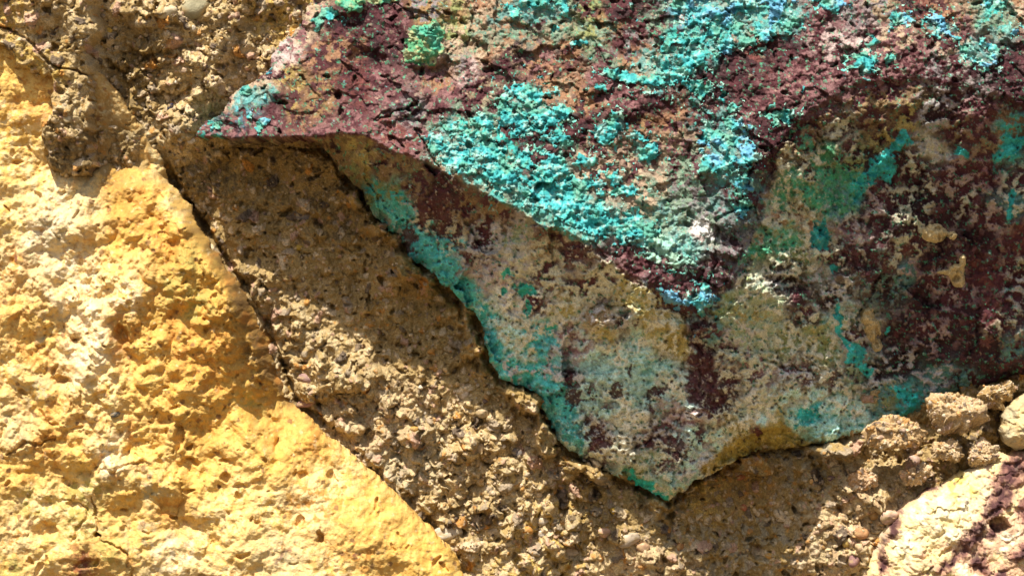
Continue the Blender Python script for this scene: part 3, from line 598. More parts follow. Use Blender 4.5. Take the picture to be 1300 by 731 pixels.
    col = cl + (cu - cl) * sstep(-4, 3, up)[..., None]
    col = col * (1 + .32 * (1 - U) * sstep(1130, 1040, x) * sstep(250, 400, y + .3 * (x - 650)))[..., None]  # shaded lower face lightened towards its tip, standing in for bounced light
    m1 = fbm(x, y, 22, 5, 361, .7); m2 = fbm(x, y, 8, 4, 367, .7)
    low = (1 - U) * sstep(1180, 1040, x) * sstep(330, 430, y + .25 * (x - 600) * (x > 900))
    col = over(col, (.46,.68,.60), low * .6 * sstep(.10, .26, m1)); col = over(col, (.80,.74,.56), low * .7 * sstep(.08, .24, -m1 + .3 * m2)); col = over(col, (.09,.03,.03), (1 - U) * .6 * sstep(.18, .34, m2 - .3 * m1 - .02))  # cream and aqua mottling, strengthened to brighten the shaded face
    col = over(col, (.50,.40,.33), (1 - U) * sstep(1040, 1100, x) * .28 * sstep(.20, .34, m2 + .5 * m1))
    col = over(col, (.04,.012,.014), U * .8 * sstep(.12, .3, m2 + .4 * m1)); col = over(col, (.42,.30,.26), U * .4 * sstep(.2, .34, -m2 + .3 * m1))
    film = blobs(px, py, [(668,140,44,40),(590,190,60,30,25),(720,265,110,40,25),(640,225,40,30),(800,295,50,30,15),(775,172,30,18),(840,90,60,34),(885,60,50,24),(930,20,90,36),(985,30,50,34),(920,200,36,60),(820,195,24,14),(1090,85,24,18),(1140,32,24,14),(1185,38,26,18),(1230,75,40,18),(850,318,40,22),(880,384,40,18),(320,130,40,20,-30),(690,15,50,16)])
    col = over(col, (.10,.34,.32), U * .75 * sstep(.42, .62, film * .62 + .55 * m2 + .35 * m1)); col = over(col, (.26,.36,.30), U * .6 * sstep(.5, .7, film * .6 - .7 * m2))
    # hand-placed stains: (colour, patches, raggedness)
    rag = fbm(x, y, 12, 5, 291, .72); rag2 = fbm(x, y, 7, 4, 297, .7); rag3 = fbm(x, y, 16, 4, 299, .7)
    def stain(c, lst, amp=.9, edge=.10, strength=.95, n=rag):
        nonlocal col
        cc = np.array(c, F) * (1 + 1.3 * rag3)[..., None] * np.array((1, 1, 1), F)
        m = (strength * sstep(.5 - edge, .5 + edge, blobs(px, py, lst) + amp * 1.35 * n + .5 * rag2))[..., None]
        col = col + (np.clip(cc, .01, .8) - col) * m
    stain((.035,.40,.38), [(1109,221,20,17),(1128,192,20,7,-35),(1085,238,16,8,-40),(1134,183,10,5),(1043,303,7,24,12),(1272,189,10,28,30),(1283,180,10,9),(1274,249,5,12),(1272,272,5,12),(1214,196,8,5),(1061,340,6,4)], .55)
    stain((.05,.36,.20), [(1055,225,18,14),(995,312,12,8),(975,313,13,12),(985,248,12,8),(1005,237,9,10),(960,322,18,8,-20),(1040,255,16,12),(1010,178,7,16,-20)], 1.6, .14, .75, rag2)
    stain((.04,.48,.44), [(1062,405,4,14,-20),(1072,428,5,16,-30),(1088,452,14,13),(1036,528,13,7,25),(1127,415,4,6),(1160,504,22,12,20),(1143,496,8,7),(1108,470,10,8)], .6)
    stain((.10,.55,.53), [(482,262,9,16,-40),(508,275,24,16,45),(535,312,22,14,45),(560,335,34,16,42),(585,368,22,12,45),(560,300,14,9),(603,405,10,20,-25),(622,448,12,24,-15),(640,474,16,8,30),(682,482,18,9,20),(697,440,11,12),(706,518,22,24,30),(722,556,14,12,40)], 1.15, .16, .85)
    stain((.03,.47,.36), [(642,349,8,7),(636,374,5,7),(667,368,12,8),(671,389,5,7),(700,420,5,7),(808,610,20,9,24),(832,622,26,11,20)], .5)
    stain((.40,.66,.57), [(828,471,19,12),(760,470,26,16),(868,600,16,14),(808,480,40,26),(1055,548,40,12),(745,515,24,18)], .9, .2, .7)
    stain((.80,.76,.72), [(884,523,22,7,15),(899,529,12,5,20),(893,583,12,11),(868,598,9,8),(886,296,12,8)], .8, .12, .8)
    stain((.42,.30,.055), [(950,566,44,15,-12),(1000,556,34,15,0),(1030,562,20,8,-10),(915,588,26,10,-28)], .5, .15, .85)
    stain((.13,.04,.04), [(963,556,6,10)], .5)
    stain((.10,.035,.035), [(838,496,14,5,-40),(826,518,5,5),(800,472,5,6),(785,497,8,6),(725,505,10,8),(808,415,6,4),(520,305,10,14),(553,272,18,24,-10),(765,556,22,10,20),(850,568,22,10,45),(885,470,12,44,4),(905,497,24,14,20),(800,352,40,5,30),(740,320,30,5,28),(860,393,34,7,33)], 1.0, .12, .9, rag2)
    # dark lichen-like specks everywhere on the smooth face
    sp = bumps(*warp(x, y, 5, 1.6, 301), 9, 302, .45, .08, .24)
    col = over(col, (.055,.03,.028), (1 - U) * sstep(.25, 1.0, sp) * .75 * (fbm(x, y, 45, 3, 303) > -.08))
    sp = bumps(*warp(x, y, 5, 1.6, 305), 10, 306, .4, .08, .25)
    col = over(col, (.50,.38,.27), sstep(.3, 1.0, sp) * .35 * (fbm(x, y, 60, 3, 307) > 0))
    m3 = fbm(x, y, 5, 3, 315, .7); m4 = fbm(x, y, 6.5, 4, 319, .75)
    lf = (1 - U) * sstep(1150, 1040, x)
    col = over(col, (.10,.045,.04), lf * .45 * sstep(.22, .40, m3 + .5 * m1)); col = over(col, (.76,.70,.54), lf * .5 * sstep(.18, .34, m4 - .4 * m1)); col = over(col, (.22,.22,.22), lf * .3 * sstep(.24, .4, -m4 + .4 * m2))
    col *= (1 + .7 * fbm(x, y, 8, 4, 311, .75))[..., None]
    lum = col @ np.array((.3, .5, .2), F)
    H += (1 - U) * np.clip((box_blur(lum, 1) - box_blur(lum, 9)) * 26, -3, 2)
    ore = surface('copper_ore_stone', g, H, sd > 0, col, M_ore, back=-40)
    tag(ore, 'large maroon stone with turquoise copper crust, jutting out over the brown mortar', 'stone')

    # ---------------- turquoise crust: raised nodular patches, each a part
    groups = [
        [(668,125,26,18),(650,150,22,14),(690,150,22,14,20),(662,165,18,10),(712,145,16,10),(705,178,24,9,15),(640,130,10,12)],
        [(555,185,18,11,30),(585,205,26,16,25),(620,195,22,14),(600,175,20,12),(640,225,30,20,25),(612,160,16,8),(575,165,12,7),(668,205,12,14)],
        [(690,245,30,24,25),(720,262,34,24,20),(755,285,36,19,12),(700,215,20,18),(790,290,28,20),(740,235,20,12),(815,300,22,18)],
        [(772,172,22,12,-25),(775,160,9,12),(820,195,18,11),(770,228,16,11),(745,205,14,9),(795,245,16,8),(810,178,12,5,20)],
        [(790,100,26,8,12),(825,105,20,9),(855,95,24,17),(870,80,24,12),(885,115,16,13),(868,55,24,8,-5),(848,57,10,6),(763,117,12,3,10),(840,65,6,4)],
        [(865,10,20,10,20),(885,30,18,9,20),(905,20,20,10),(940,12,24,10),(975,5,22,10),(930,35,16,12),(965,45,18,12),(985,20,14,12),(915,60,12,14),(945,55,14,8),(1000,35,12,9),(1055,12,16,7),(1040,2,14,6),(905,45,10,10)],
        [(900,175,18,13),(925,185,20,12,10),(915,210,22,14),(945,200,14,12),(935,235,12,20),(925,160,14,7),(895,215,12,8),(938,265,10,14)],
        [(985,150,17,9,-10),(978,160,6,8),(995,148,8,5),(925,140,6,7),(913,130,5,5)],
        [(1090,85,13,13),(1082,78,7,6),(1100,80,6,9),(1118,82,7,5),(1100,60,6,5),(1075,90,8,5)],
        [(1138,30,13,9),(1128,25,6,5),(1180,30,13,7),(1186,40,6,7),(1200,50,11,4,25),(1176,48,8,4)],
        [(1212,68,6,4),(1222,82,10,3,25),(1240,88,12,3,-5),(1253,77,6,5),(1238,62,7,4),(1250,68,8,3,25),(1285,42,12,5,-40),(1296,50,6,8),(1256,12,10,7)],
        [(835,310,22,14),(850,325,12,7),(858,335,14,6,-20),(828,325,9,10),(870,335,7,6)],
        [(847,376,14,9,20),(882,384,22,10,-8),(890,368,9,12),(885,398,7,4)],
        [(314,114,9,8),(343,91,7,6,-30),(336,155,8,7),(318,152,8,4,-60),(330,164,6,4),(282,141,5,4),(275,160,14,5,-20),(335,124,6,4)],
        [(418,18,13,9),(404,36,5,5),(407,26,5,9),(398,25,5,5)],
        [(690,5,30,8),(715,12,7,14),(650,15,14,8,20),(705,35,6,7),(735,57,10,4)],
    ]
    n1 = fbm(x, y, 18, 5, 321, .62); n2 = fbm(x, y, 9, 4, 327, .65)
    kx, ky = warp(x, y, 12, 3, 331, 3)
    nod = bumps(kx, ky, 10, 332, .7, .25, .65) * .7 + bumps(kx, ky, 5.5, 333, .8, .3, .65) * .7 + fbm(x, y, 5, 2, 334) * 1.6
    tint = unif(fbm(x, y, 30, 4, 341)); tint2 = unif(fbm(x, y, 13, 5, 345, .72))
    fleck_mask = np.zeros(x.shape, bool); fleck_h = H.copy(); fleck_c = np.zeros(x.shape + (3,), F) + F(.3)
    ff = blobs(kx, ky, [(b[0], b[1], b[2] * 1.7 + 6, b[3] * 1.7 + 6, b[4] if len(b) > 4 else 0) for l in groups[:13] for b in l]) * .62 + 1.1 * n1 * .5 + 1.5 * n2 - .56
    fm = (ff > 0) & (U > .5) & (sd > 2)
    _, fleck_mask = pieces(fm, 10 ** 9)
    fleck_h = H + np.clip(ff, -.1, .3) * 7 + .4
    fleck_c[:] = np.array((.08,.44,.38), F) * (1 - tint2[..., None]) + np.array((.34,.52,.42), F) * tint2[..., None]
    for k, lst in enumerate(groups):
        xs0 = min(b[0] - 3 * b[2] for b in lst); xs1 = max(b[0] + 3 * b[2] for b in lst)
        ys0 = min(b[1] - 3 * max(b[2], b[3]) for b in lst); ys1 = max(b[1] + 3 * max(b[2], b[3]) for b in lst)
        i0, i1 = np.searchsorted(g.xs, [xs0, xs1]); j0, j1 = np.searchsorted(g.ys, [ys0, ys1])
        sl_ = (slice(j0, j1), slice(i0, i1))
        sub = Grid.__new__(Grid); sub.xs = g.xs[i0:i1]; sub.ys = g.ys[j0:j1]; sub.x = x[sl_]; sub.y = y[sl_]; sub.cx = g.cx; sub.cy = g.cy
        f = blobs(kx[sl_], ky[sl_], lst) + 1.15 * n1[sl_] + 1.35 * n2[sl_] - (.51 if k != 13 else .58)
        if k in (12,): f -= .02
        thick = np.clip(f, -.12, .30) * (10 if k not in (13, 14, 15) else 10)
        hh = H[sl_] + thick + np.clip(f * 6, 0, 1) * nod[sl_] * (.85 if k not in (13, 14, 15, 8, 9, 10) else .8)
        t = tint[sl_][..., None]; t2 = tint2[sl_][..., None]
        bl = .25 if k not in (5, 6, 9, 10, 12, 13) else .75
        base = np.array((.07,.44,.37), F) * (1 - t) + np.array((.10,.38,.47) if bl > .5 else (.05,.38,.40), F) * t
        base = base * (1 - sstep(.62, 1, t2) * .65) + np.array((.40,.54,.45), F) * sstep(.62, 1, t2) * .65
        base = base * (1 - sstep(.38, .05, t2) * .75) + np.array((.02,.24,.26), F) * sstep(.38, .05, t2) * .75
        base = over(base, (.10,.28,.19), .7 * sstep(.34, .08, tint[sl_]))
        if bl > .5: base = over(base, (.16,.38,.62), sstep(.7, .95, tint[sl_]) * .6)
        if k in (11,): base = over(base, (.45,.58,.42), .5 * np.ones(sub.x.shape, F))
        thin = sstep(.12, -.02, f)[..., None]
        base = base * (1 - .45 * thin) + col[sl_] * .45 * thin
        big, small = pieces((f > -.05) & (sd[sl_] > 1), 220)
        for msk in big: surface('turquoise_crust', sub, hh, msk, base, M_crust, parent=ore)
        fleck_mask[sl_] |= small; fleck_h[sl_] = np.where(small, hh, fleck_h[sl_]); fleck_c[sl_] = np.where(small[..., None], base, fleck_c[sl_])
    fl = surface('crust_fleck', g, fleck_h, fleck_mask, fleck_c, M_crust, parent=ore); fl['kind'] = 'stuff'
    # the two apple-green crusts near the top
    for lst in ([(541,58,23,27),(530,70,16,12),(552,40,12,12)], [(442,4,20,11),(455,12,8,6),(486,-2,18,9)]):
        f = blobs(kx, ky, lst) + .6 * n1 + .3 * n2 - .5
        hh = H + np.clip(f, -.15, .3) * 12 + np.clip(f * 6, 0, 1) * nod * .9
        base = np.array((.08,.29,.14), F) + (np.array((.36,.38,.19), F) - np.array((.08,.29,.14), F)) * sstep(.4, .8, tint2)[..., None]
        base = over(base, (.05,.36,.26), sstep(.6, .9, tint) * .7)
        for msk in pieces((f > -.04) & (sd > 1), 300)[0]: surface('green_crust', g, hh, msk, base, M_crust, parent=ore)
    # dried mortar splashes on the maroon face
    for lst, holes in (([(1184,297,17,12),(1199,297,4,4),(1207,299,6,5)], [(1187,291,5,2),(1190,301,2,4)]), ([(1214,345,11,10),(1218,356,9,9),(1221,336,5,12),(1204,346,14,4)], [(1215,354,5,5)]), ([(1104,402,10,12),(1111,418,10,18,-12),(1117,438,6,10)], [(1117,428,3,15,-6)])):
        qx, qy = warp(x, y, 14, 2.5, 351)
        f = blobs(qx, qy, lst) - .5
        pit = sstep(.4, .7, blobs(qx, qy, holes))
        hh = H + np.clip(f, -.15, .25) * 36 - pit * 5.0 + .8 * n2
        base = over(np.broadcast_to(np.array((.64,.51,.27), F), x.shape + (3,)), (.40,.30,.15), pit * .8) * (1 + .35 * n2)[..., None]
        base = over(base, (.62,.50,.28), sstep(.09, .0, f) * .5)
        for msk in pieces(f > -.06, 40)[0]: surface('mortar_splash', g, hh, msk, base, M_mortar, parent=ore)
    return g, H
build_ore()

# ------------------------------------------------------------------ the two stones at the lower right
def build_white():
    g = Grid(1050, 1515, 530, 880)
    x, y = g.x, g.y
    ex, ey = warp(x, y, 30, 9, 401); ex, ey = warp(ex, ey, 10, 4.5, 402)
    sd = grid_sdf(g, WHI, ex, ey)
    H = sculpt(g, [(1040,890,20),(1520,890,20),(1520,525,20),(1470,600,60),(1480,700,70),(1380,840,60),(1240,860,60),(1390,700,120),(1085,760,50),(1098,731,46),(1108,700,46),(1128,664,50),(1150,641,54),(1180,621,56),(1215,603,56),(1243,590,54),(1272,577,52),(1300,571,50),
        (1130,731,82),(1150,690,84),(1180,650,80),(1220,625,78),(1250,610,74),(1200,680,96),(1230,650,90),(1190,720,104),(1260,640,86),(1290,600,74),(1240,700,100),(1290,680,104),(1300,731,120),(1230,740,116)], [], blur=4)
    ax, ay = warp(x, y, 24, 7, 411); ax, ay = warp(ax, ay, 7, 2, 412)
    cx, cy = warp(x, y, 34, 9, 421, 4)
    band = np.clip(blobs(cx, cy, [(1288,598,32,17,-50),(1264,638,36,15,-55),(1233,680,32,12,-52),(1204,708,24,9,-55),(1241,712,11,20,-20),(1176,627,28,5,-28),(1137,672,8,30,30),(1121,716,6,18,15),(1262,672,18,10,-30),(1310,650,14,22,-40),(1290,700,16,10,-40),(1266,728,12,8,-30)]), 0, 1)
    bm_ = sstep(.36, .62, band * .8 + .95 * fbm(x, y, 10, 5, 425, .8) + .25 * fbm(x, y, 40, 3, 426) - .04 + .12 * sstep(1240, 1300, x))
    H += fbm(x, y, 60, 3, 431) * 14 + (bumps(ax, ay, 26, 432, .7, .3, .65) * .5 + bumps(ax, ay, 11, 433, .8, .3, .65) * .6) * (.7 + .7 * bm_) + fbm(x, y, 18, 4, 436, .6) * 9 + fbm(x, y, 6, 3, 434) * 2 + facets(ax, ay, 40, 435, .12)
    H -= 30 * sstep(.3, .7, blobs(ex, ey, [(1266,667,13,11)])) + 7 * sstep(.3, .8, blobs(ex, ey, [(1240,715,9,10),(1200,700,8,5,-40)]))
    H -= 8 * (1 - np.sqrt(np.clip(1 - (1 - np.clip(sd, 0, 7) / 7) ** 2, 0, 1)))
    pal = dict(C=(.74,.60,.30), Y=(.64,.49,.13), W=(.76,.67,.46), P=(.56,.36,.22))
    col = paint(g, [(1220,612,'Y','C',.6),(1240,602,'C','W',.4),(1270,590,'C','P',.3),(1180,650,'C','W',.4),(1150,690,'C','W',.5),(1130,731,'C','P',.3),(1200,660,'W','C',.5),(1180,700,'C','P',.3),(1190,725,'P','C',.5),(1230,725,'P','W',.5),(1290,731,'P','C',.5),(1280,690,'P','W',.4),(1260,715,'P','C',.4),(1290,640,'P','C',.4),(1250,640,'W','C',.4),(1220,640,'C','W',.5)], pal, cx, cy, unif(fbm(x, y, 14, 4, 441)), .25)
    col = over(col, (.58,.34,.25), .6 * sstep(1200, 1300, x) * sstep(-.1, .3, fbm(x, y, 26, 5, 447, .7)))
    col = over(col, (.46,.26,.17), .55 * sstep(.25, .6, band + .5 * fbm(x, y, 14, 4, 443, .7))); col = over(col, (.17,.06,.06), bm_ * .75); col = over(col, (.055,.02,.025), sstep(.62, .95, band + .9 * fbm(x, y, 9, 4, 445, .6)) * .85)
    sp = bumps(*warp(x, y, 6, 2, 451), 14, 452, .2, .1, .22)
    col = over(col, (.15,.10,.08), sstep(.3, 1.2, sp) * .7)
    tag(surface('pale_stone', g, H, sd > 0, col, M_pale, back=-25), 'pale cream stone with dark maroon bands and a round hole, lower right corner', 'stone')
    g = Grid(1262, 1460, 460, 580); x, y = g.x, g.y
    ex, ey = warp(x, y, 24, 3, 461)
    sd = grid_sdf(g, PAL, ex, ey)
    H = sculpt(g, [(1277,563,60),(1272,548,60),(1275,528,60),(1287,510,58),(1306,500,56),(1470,455,10),(1470,585,10),(1390,520,50),(1345,495,56),(1345,555,56),(1255,455,10),(1255,585,10),(1360,525,82),(1295,575,62),(1300,540,84),(1320,520,84)], [], blur=4)
    H += fbm(x, y, 30, 4, 463) * 14 + bumps(*warp(x, y, 10, 3, 464), 16, 465, .7) * .3 + fbm(x, y, 6, 3, 467) * 1.8
    H -= 14 * (1 - np.sqrt(np.clip(1 - (1 - np.clip(sd, 0, 9) / 9) ** 2, 0, 1)))
    u = unif(fbm(x, y, 14, 4, 468))[..., None]
    col = np.array((.66,.50,.25), F) * (1 - u) + np.array((.44,.38,.24), F) * u
    col = over(col, (.20,.14,.08), sstep(.3, 1.2, bumps(*warp(x, y, 6, 2, 469), 11, 470, .3, .1, .26)) * .7); H += fbm(x, y, 12, 4, 472, .7) * 9 + bumps(*warp(x, y, 8, 2, 473), 9, 474, .7, .25, .6) * .6 + facets(*warp(x, y, 10, 3, 475), 20, 476, .3)
    tag(surface('pale_stone', g, H, sd > 0, col, M_pale, back=-25), 'small smooth cream stone at the right edge, between mortar lumps and banded stone', 'stone')
build_white()

# ------------------------------------------------------------------ lumps of mortar and pebbles: closed solids
def ico(sub):
    b = bmesh.new(); bmesh.ops.create_icosphere(b, subdivisions=sub, radius=1)
    b.verts.ensure_lookup_table()
    v = np.array([q.co[:] for q in b.verts], F); t = np.array([[w.index for w in f.verts] for f in b.faces], np.int32)
    b.free(); return v, t
ICO = {k: ico(k) for k in (1, 2, 3, 6, 7)}

def pseudo(v, s, seed):
    """noise on a 3D point from three planes"""
    a, b, c = v[:, 0] * s, v[:, 1] * s, v[:, 2] * s
    return (noise(a + 3.1 * seed, b + c * .6, 500 + seed) + noise(b + 5.7, c + a * .6 + seed, 520 + seed) + noise(c + 1.3 * seed, a + b * .6, 540 + seed)) / F(1.6)

def lump(name, px, py, h, rx, ry, rz, rot, seed, col, sub=6):
    v, t = ICO[sub]; d = v.copy()
    p = d * np.array([rx, rz, ry], F)
    r = 1 + .34 * pseudo(d, 1.3, seed) + .16 * pseudo(d, 2.7, seed + 3)
    rg = np.random.default_rng(seed)
    for _ in range(16):
        n_ = rg.normal(size=3); n_ /= np.linalg.norm(n_); cut = rg.uniform(.58, .92)
        r = np.where((d @ n_) * r > cut, cut / np.maximum(d @ n_, .05) * .8 + r * .2, r)
    p = p * r[:, None]
    def sph(cell, sd_, amp):
        ax, ay = warp(p[:, 0] + .37 * p[:, 1], p[:, 2] + .53 * p[:, 1], cell * .7, cell * .25, sd_)
        return bumps(ax, ay, cell, sd_, .75, .25, .65, .4, True)
    b1, i1 = sph(15, 600 + seed, 1); b2, i2 = sph(8, 610 + seed, 1); b3, i3 = sph(4.5, 620 + seed, 1)
    p += d * ((b1 * .9 * (pseudo(d, 2.2, seed + 5) > -.05) + b2 * .7 + b3 * .6) * np.clip(-d[:, 1] * 2.5, 0, 1) + 2.2 * np.maximum(pseudo(d, 7.0, seed + 1), -.3) + 2.0 * fbm(p[:, 0] + p[:, 1], p[:, 2] + p[:, 1] * .7, 5, 4, 630 + seed, .65) )[:, None]
    an = math.radians(rot); ca, sa = math.cos(an), math.sin(an)
    q = p.copy(); q[:, 0] = p[:, 0] * ca - p[:, 2] * sa; q[:, 2] = p[:, 0] * sa + p[:, 2] * ca
    c = np.tile(np.array(col, F), (len(v), 1)) * (1 + .5 * fbm(p[:, 0] + p[:, 1], p[:, 2], 9, 4, 640 + seed))[:, None]
    for b, i in ((b2, i2), (b3, i3)):
        m = sstep(.3, 1.5, b)
        c = over(c, (.62,.50,.34), m * (i > .8) * .8); c = over(c, (.10,.08,.07), m * (i < .08) * .8); c = over(c, (.50,.26,.08), m * ((i > .4) & (i < .46)) * .8); c = over(c, (.50,.34,.26), m * ((i > .6) & (i < .68)) * .7)
    # grains of sand standing out of the lump belong to its crumbly body
    rg = np.random.default_rng(seed + 900)
    gv, gt = ICO[1]; VV, TT, CC, base = [q], [t], [c], len(q)
    gc = np.array([(.60,.46,.28),(.50,.35,.17),(.44,.30,.14),(.64,.54,.40),(.52,.30,.12),(.50,.36,.26)], F)
    for k in rg.choice(len(q), int(rx * ry * .34), replace=False):
        r_ = min(4.5, .8 + rg.exponential(.8))
        A = np.linalg.qr(rg.normal(size=(3, 3)))[0]
        w = (gv * (1 + .5 * rg.random((len(gv), 1)))) * np.array([1, rg.uniform(.6, 1), rg.uniform(.6, 1)]) @ A * r_ * .8 + q[k] * (1 + .2 * r_ / rx)
        VV.append(w.astype(F)); TT.append(gt + base); base += len(gv)
        CC.append(np.tile(gc[rg.integers(6)] * rg.uniform(.7, 1.1), (len(gv), 1)).astype(F))
    X, Y, Z = to_world(px, py, h)
    o = new_mesh(name, np.concatenate(VV) * S, None, np.concatenate(CC), M_mortar, None, np.concatenate(TT))
    o.location = (X, Y, Z)
    return o

for k, (px, py, h, rx, ry, rz, rot, col, label) in enumerate([
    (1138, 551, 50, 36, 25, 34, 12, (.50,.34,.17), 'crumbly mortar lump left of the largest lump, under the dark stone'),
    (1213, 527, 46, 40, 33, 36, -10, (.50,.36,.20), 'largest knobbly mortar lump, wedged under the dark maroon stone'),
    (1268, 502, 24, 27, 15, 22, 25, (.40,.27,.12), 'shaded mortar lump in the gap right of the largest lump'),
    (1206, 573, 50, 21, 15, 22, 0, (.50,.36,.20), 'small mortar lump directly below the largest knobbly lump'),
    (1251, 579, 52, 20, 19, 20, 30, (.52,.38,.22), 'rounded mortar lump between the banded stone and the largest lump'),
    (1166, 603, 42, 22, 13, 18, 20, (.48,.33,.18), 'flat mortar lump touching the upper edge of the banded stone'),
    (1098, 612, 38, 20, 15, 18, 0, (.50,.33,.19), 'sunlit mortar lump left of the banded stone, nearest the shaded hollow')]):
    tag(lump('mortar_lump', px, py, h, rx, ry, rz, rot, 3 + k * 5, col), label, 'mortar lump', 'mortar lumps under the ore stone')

def pebble_mesh(rng, sub, ang=.3):
    v, t = ICO[sub]
    d = v.copy(); r = np.ones(len(v), F)
    for _ in range(7):                      # worn flats
        n = rng.normal(size=3); n /= np.linalg.norm(n); cut = rng.uniform(.62, .95)
        dd = d @ n
        r = np.where(dd * r > cut, cut / np.maximum(dd, .05), r)
    return d * r[:, None] * (1 + ang * .4 * pseudo(d, 1.7, int(rng.integers(0, 40))))[:, None], t

PEB = [
    (780, 651, 5, 5, 0, (.60,.38,.05), 'small smooth yellow pebble in shaded mortar below the ore tip'),
    (670, 676, 8, 6, 0, (.58,.26,.05), 'orange pebble in a dark hollow of the lit mortar'),
    (722, 703, 17, 7, -5, (.56,.44,.30), 'flat tan pebble near the bottom, lying like a small shelf'),
    (767, 679, 10, 7, 10, (.66,.40,.28), 'salmon pink pebble just outside the shadow of the ore'),
    (818, 698, 9, 7, 0, (.64,.40,.24), 'peach pebble beside a grey-beige pebble near the bottom'),
    (800, 688, 16, 9, 25, (.58,.47,.34), 'long grey-beige pebble touching the peach pebble'),
    (749, 612, 5, 4, 40, (.03,.025,.03), 'black angular chip in shaded mortar left of the ore tip'),
    (698, 649, 9, 6, 30, (.50,.36,.18), 'tan angular pebble above the orange pebble'),
    (689, 680, 6, 5, 0, (.72,.66,.58), 'white pebble right of the orange pebble'),
    (690, 664, 9, 6, 0, (.66,.56,.42), 'cream blocky pebble above the white pebble'),
    (385, 482, 13, 7, -8, (.36,.22,.19), 'mauve oval pebble near the yellow stone, upper of two'),
    (385, 514, 13, 6, 15, (.38,.22,.19), 'mauve oval pebble in the yellow stone gap, lower of two'),
    (586, 502, 10, 7, 20, (.70,.58,.44), 'pale cream pebble at the edge of the ore shadow'),
    (566, 680, 22, 10, 10, (.62,.54,.40), 'broad pale flake next to the edge of the yellow stone'),
    (630, 677, 12, 5, 0, (.58,.46,.30), 'thin tan slab pebble above a dark hollow'),
    (650, 608, 6, 8, 20, (.58,.42,.16), 'yellowish upright pebble in the lit mortar'),
    (525, 547, 6, 6, 0, (.58,.32,.08), 'amber pebble in a dark pocket of the lit mortar'),
    (607, 570, 7, 9, 10, (.56,.40,.22), 'tan rounded pebble in the middle of the lit mortar'),
    (656, 577, 8, 7, 0, (.22,.19,.17), 'dark grey pebble in lit mortar left of the ore'),
    (612, 526, 9, 6, 0, (.52,.40,.24), 'beige pebble below the teal edge of the ore'),
    (1096, 679, 10, 8, 0, (.52,.27,.12), 'orange brown round pebble left of the banded stone'),
    (1131, 656, 13, 10, 35, (.68,.46,.34), 'pale pink pebble touching the banded stone'),
    (1114, 656, 8, 6, 20, (.60,.36,.14), 'orange pebble beside the pale pink pebble'),
    (1078, 691, 6, 7, 0, (.62,.42,.12), 'yellow pebble left of the orange brown round pebble'),
    (1087, 715, 8, 9, 0, (.34,.18,.16), 'mauve pebble at the bottom, left of the banded stone'),
    (1094, 697, 8, 6, 0, (.62,.44,.26), 'tan pebble below the orange brown round pebble'),
    (1167, 588, 9, 8, 0, (.56,.38,.30), 'pinkish round pebble below the left mortar lump'),
    (135, 37, 5, 4, 0, (.66,.42,.07), 'small golden pebble in mortar at the upper left'),
    (213, 134, 4, 7, -20, (.03,.03,.06), 'blue-black chip in the mortar left of the ore tip'),
    (231, 88, 5, 4, 0, (.62,.44,.30), 'small peach pebble above the ore tip'),
    (86, 152, 6, 6, 0, (.60,.48,.28), 'pale round pebble in the mortar scab on the yellow stone'),
    (72, 153, 5, 5, 0, (.56,.42,.24), 'tan pebble in the mortar scab, left of the pale round pebble'),
    (92, 172, 5, 5, 0, (.62,.45,.24), 'orange-cream pebble in the mortar scab, below the pale round pebble'),
    (236, 8, 30, 17, 15, (.40,.36,.22), 'largest greenish grey cobble at the top edge'),
    (211, 15, 14, 9, 15, (.60,.50,.32), 'cream cobble left of the largest grey cobble'),
    (384, 273, 17, 7, -3, (.22,.19,.17), 'grey slab pebble in the shaded mortar under the overhang'),
    (375, 314, 7, 4, 0, (.55,.36,.05), 'yellow pebble in the shade below the grey slab pebble'),
    (240, 178, 6, 5, 0, (.68,.54,.36), 'cream pebble just under the ore tip'),
    (949, 648, 5, 5, 0, (.46,.16,.07), 'red pebble in shaded mortar below the ore'),
    (983, 710, 9, 4, -15, (.58,.32,.08), 'orange splinter right of the dark hole at the bottom'),
    (945, 609, 7, 4, 20, (.40,.15,.07), 'reddish chip in shade just below the yellow rim of the ore'),
    (866, 698, 6, 7, 0, (.40,.19,.06), 'brown-orange pebble in shaded mortar near the bottom'),
    (149, 525, 7, 4, 15, (.14,.14,.13), 'dark grey chip stuck in the yellow stone'),
    (1060, 610, 6, 4, 0, (.14,.07,.09), 'plum coloured chip in the shaded mortar right of the hollow'),
]
rng = np.random.default_rng(77)
YH = 92
for (px, py, rx, ry, rot, col, label) in PEB:
    v, t = pebble_mesh(rng, 3)
    p = v * np.array([rx, min(rx, ry) * .9, ry], F)
    an = math.radians(rot); ca, sa = math.cos(an), math.sin(an)
    q = p.copy(); q[:, 0] = p[:, 0] * ca - p[:, 2] * sa; q[:, 2] = p[:, 0] * sa + p[:, 2] * ca
    c = np.tile(np.array(col, F) * .8, (len(v), 1)) * (1 + .5 * pseudo(v, 3.0, 7) + .4 * pseudo(v, 8.0, 9))[:, None]
    c = over(c, (.40,.28,.125), .75 * sstep(.05, .3, pseudo(v, 2.2, 11)))
    X, Y, Z = to_world(px, py, 0)
    o = new_mesh('pebble', q * S, None, c, M_pebble, None, t)
    hit, loc, *_ = (False, None)
    o.location = (X, Y, Z)
    tag(o, label, 'pebble', 'pebbles set in the mortar')
    o['_r'] = float(min(rx, ry))

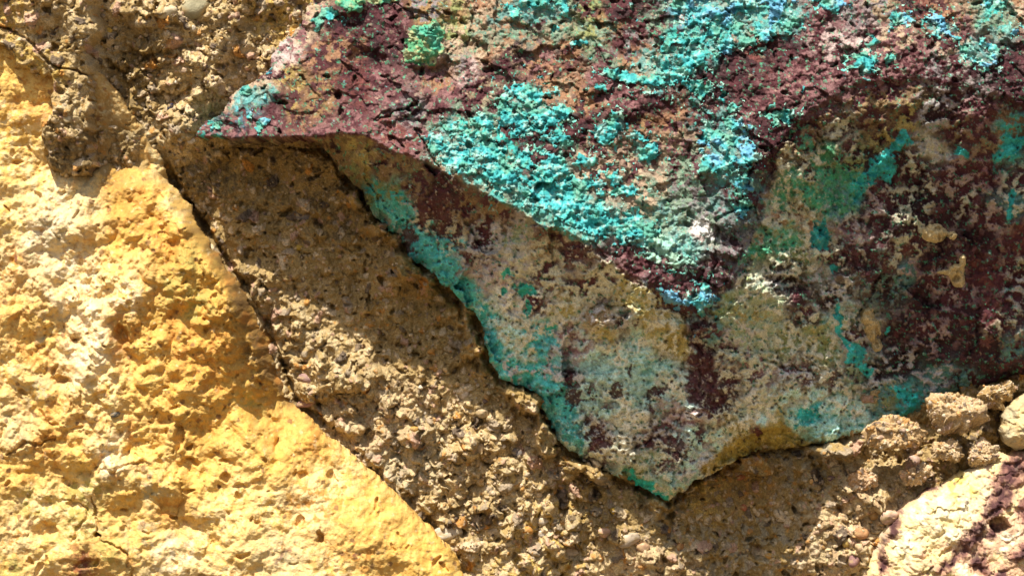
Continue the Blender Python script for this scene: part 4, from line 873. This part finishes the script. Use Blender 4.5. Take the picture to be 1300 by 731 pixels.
# seat every pebble on what lies behind it
bpy.context.view_layer.update()
dg = bpy.context.evaluated_depsgraph_get()
from mathutils.bvhtree import BVHTree
def seat(objs):
    base = [o for o in C.objects if o.type == 'MESH' and o.name.split('.')[0] in ('mortar_wall', 'yellow_stone', 'mortar_lump')]
    got = {}
    for o in objs: o.hide_viewport = True
    bpy.context.view_layer.update()
    for o in objs:
        X, Z = o.location.x, o.location.z
        hs = []
        for dx, dz in ((0, 0), (.003, 0), (-.003, 0), (0, .003), (0, -.003)):
            ok, loc, *_ = scene.ray_cast(bpy.context.view_layer.depsgraph, Vector((X + dx, -1, Z + dz)), Vector((0, 1, 0)))
            if ok: hs.append(loc.y)
        hs.sort()
        got[o] = hs[len(hs) // 2] if hs else 0
    for o in objs:
        o.hide_viewport = False
        o.location.y = got[o] + o['_r'] * S * .12
        del o['_r']
seat([o for o in list(C.objects) if o.name.split('.')[0] == 'pebble'])

# loose grit all over the mortar: beyond counting
def build_grit():
    rng = np.random.default_rng(5)
    tmpl = [pebble_mesh(rng, 2) for _ in range(12)]
    V, T, CC = [], [], []; base = 0
    cols = np.array([(.60,.46,.28),(.50,.35,.17),(.44,.30,.14),(.60,.48,.32),(.50,.30,.12),(.34,.26,.17),(.48,.34,.22),(.14,.10,.08),(.62,.53,.40)], F)
    pr = np.array([.25,.25,.15,.1,.06,.07,.06,.03,.03])
    X, Y = np.meshgrid(mg.cx, mg.cy)
    sds = [np.where(poly_sdf(X, Y, P) > -1, 1, 0).astype(F) for P in (ORE, YEL, WHI, PAL)]
    occ = np.maximum.reduce(sds)
    n = 0
    while n < 2000:
        px, py = rng.uniform(-20, 1320), rng.uniform(-20, 750)
        if occ[int((py - mg.cy[0]) / 4), int((px - mg.cx[0]) / 4)] > .5: continue
        dens = .22 + .9 * math.exp(-((px - 600) / 170) ** 2 - ((py - 620) / 120) ** 2) + .8 * math.exp(-((px - 260) / 130) ** 2 - ((py - 60) / 100) ** 2) + .9 * math.exp(-((px - 1110) / 70) ** 2 - ((py - 650) / 90) ** 2)
        if rng.random() > dens: continue
        r = min(5.0, 1.2 + rng.exponential(.8)) * (1 if dens > .4 else .75)
        v, t = tmpl[int(rng.integers(12))]
        A = np.linalg.qr(rng.normal(size=(3, 3)))[0]
        q = (v * np.array([1, rng.uniform(.6, 1), rng.uniform(.6, 1)])) @ A * r
        h = mortar_h(px, py)
        wx_, wy_, wz_ = to_world(px, py, h + r * rng.uniform(-.1, .5))
        V.append(q * S + np.array([wx_, wy_, wz_])); T.append(t + base); base += len(v)
        CC.append(np.tile(cols[rng.choice(9, p=pr / pr.sum())] * rng.uniform(.75, 1.15), (len(v), 1))); n += 1
    o = new_mesh('grit', np.concatenate(V), None, np.concatenate(CC), M_mortar, None, np.concatenate(T))
    tag(o, 'sand grains and fine gravel standing out of the brown mortar', 'grit', None, 'stuff')
build_grit()
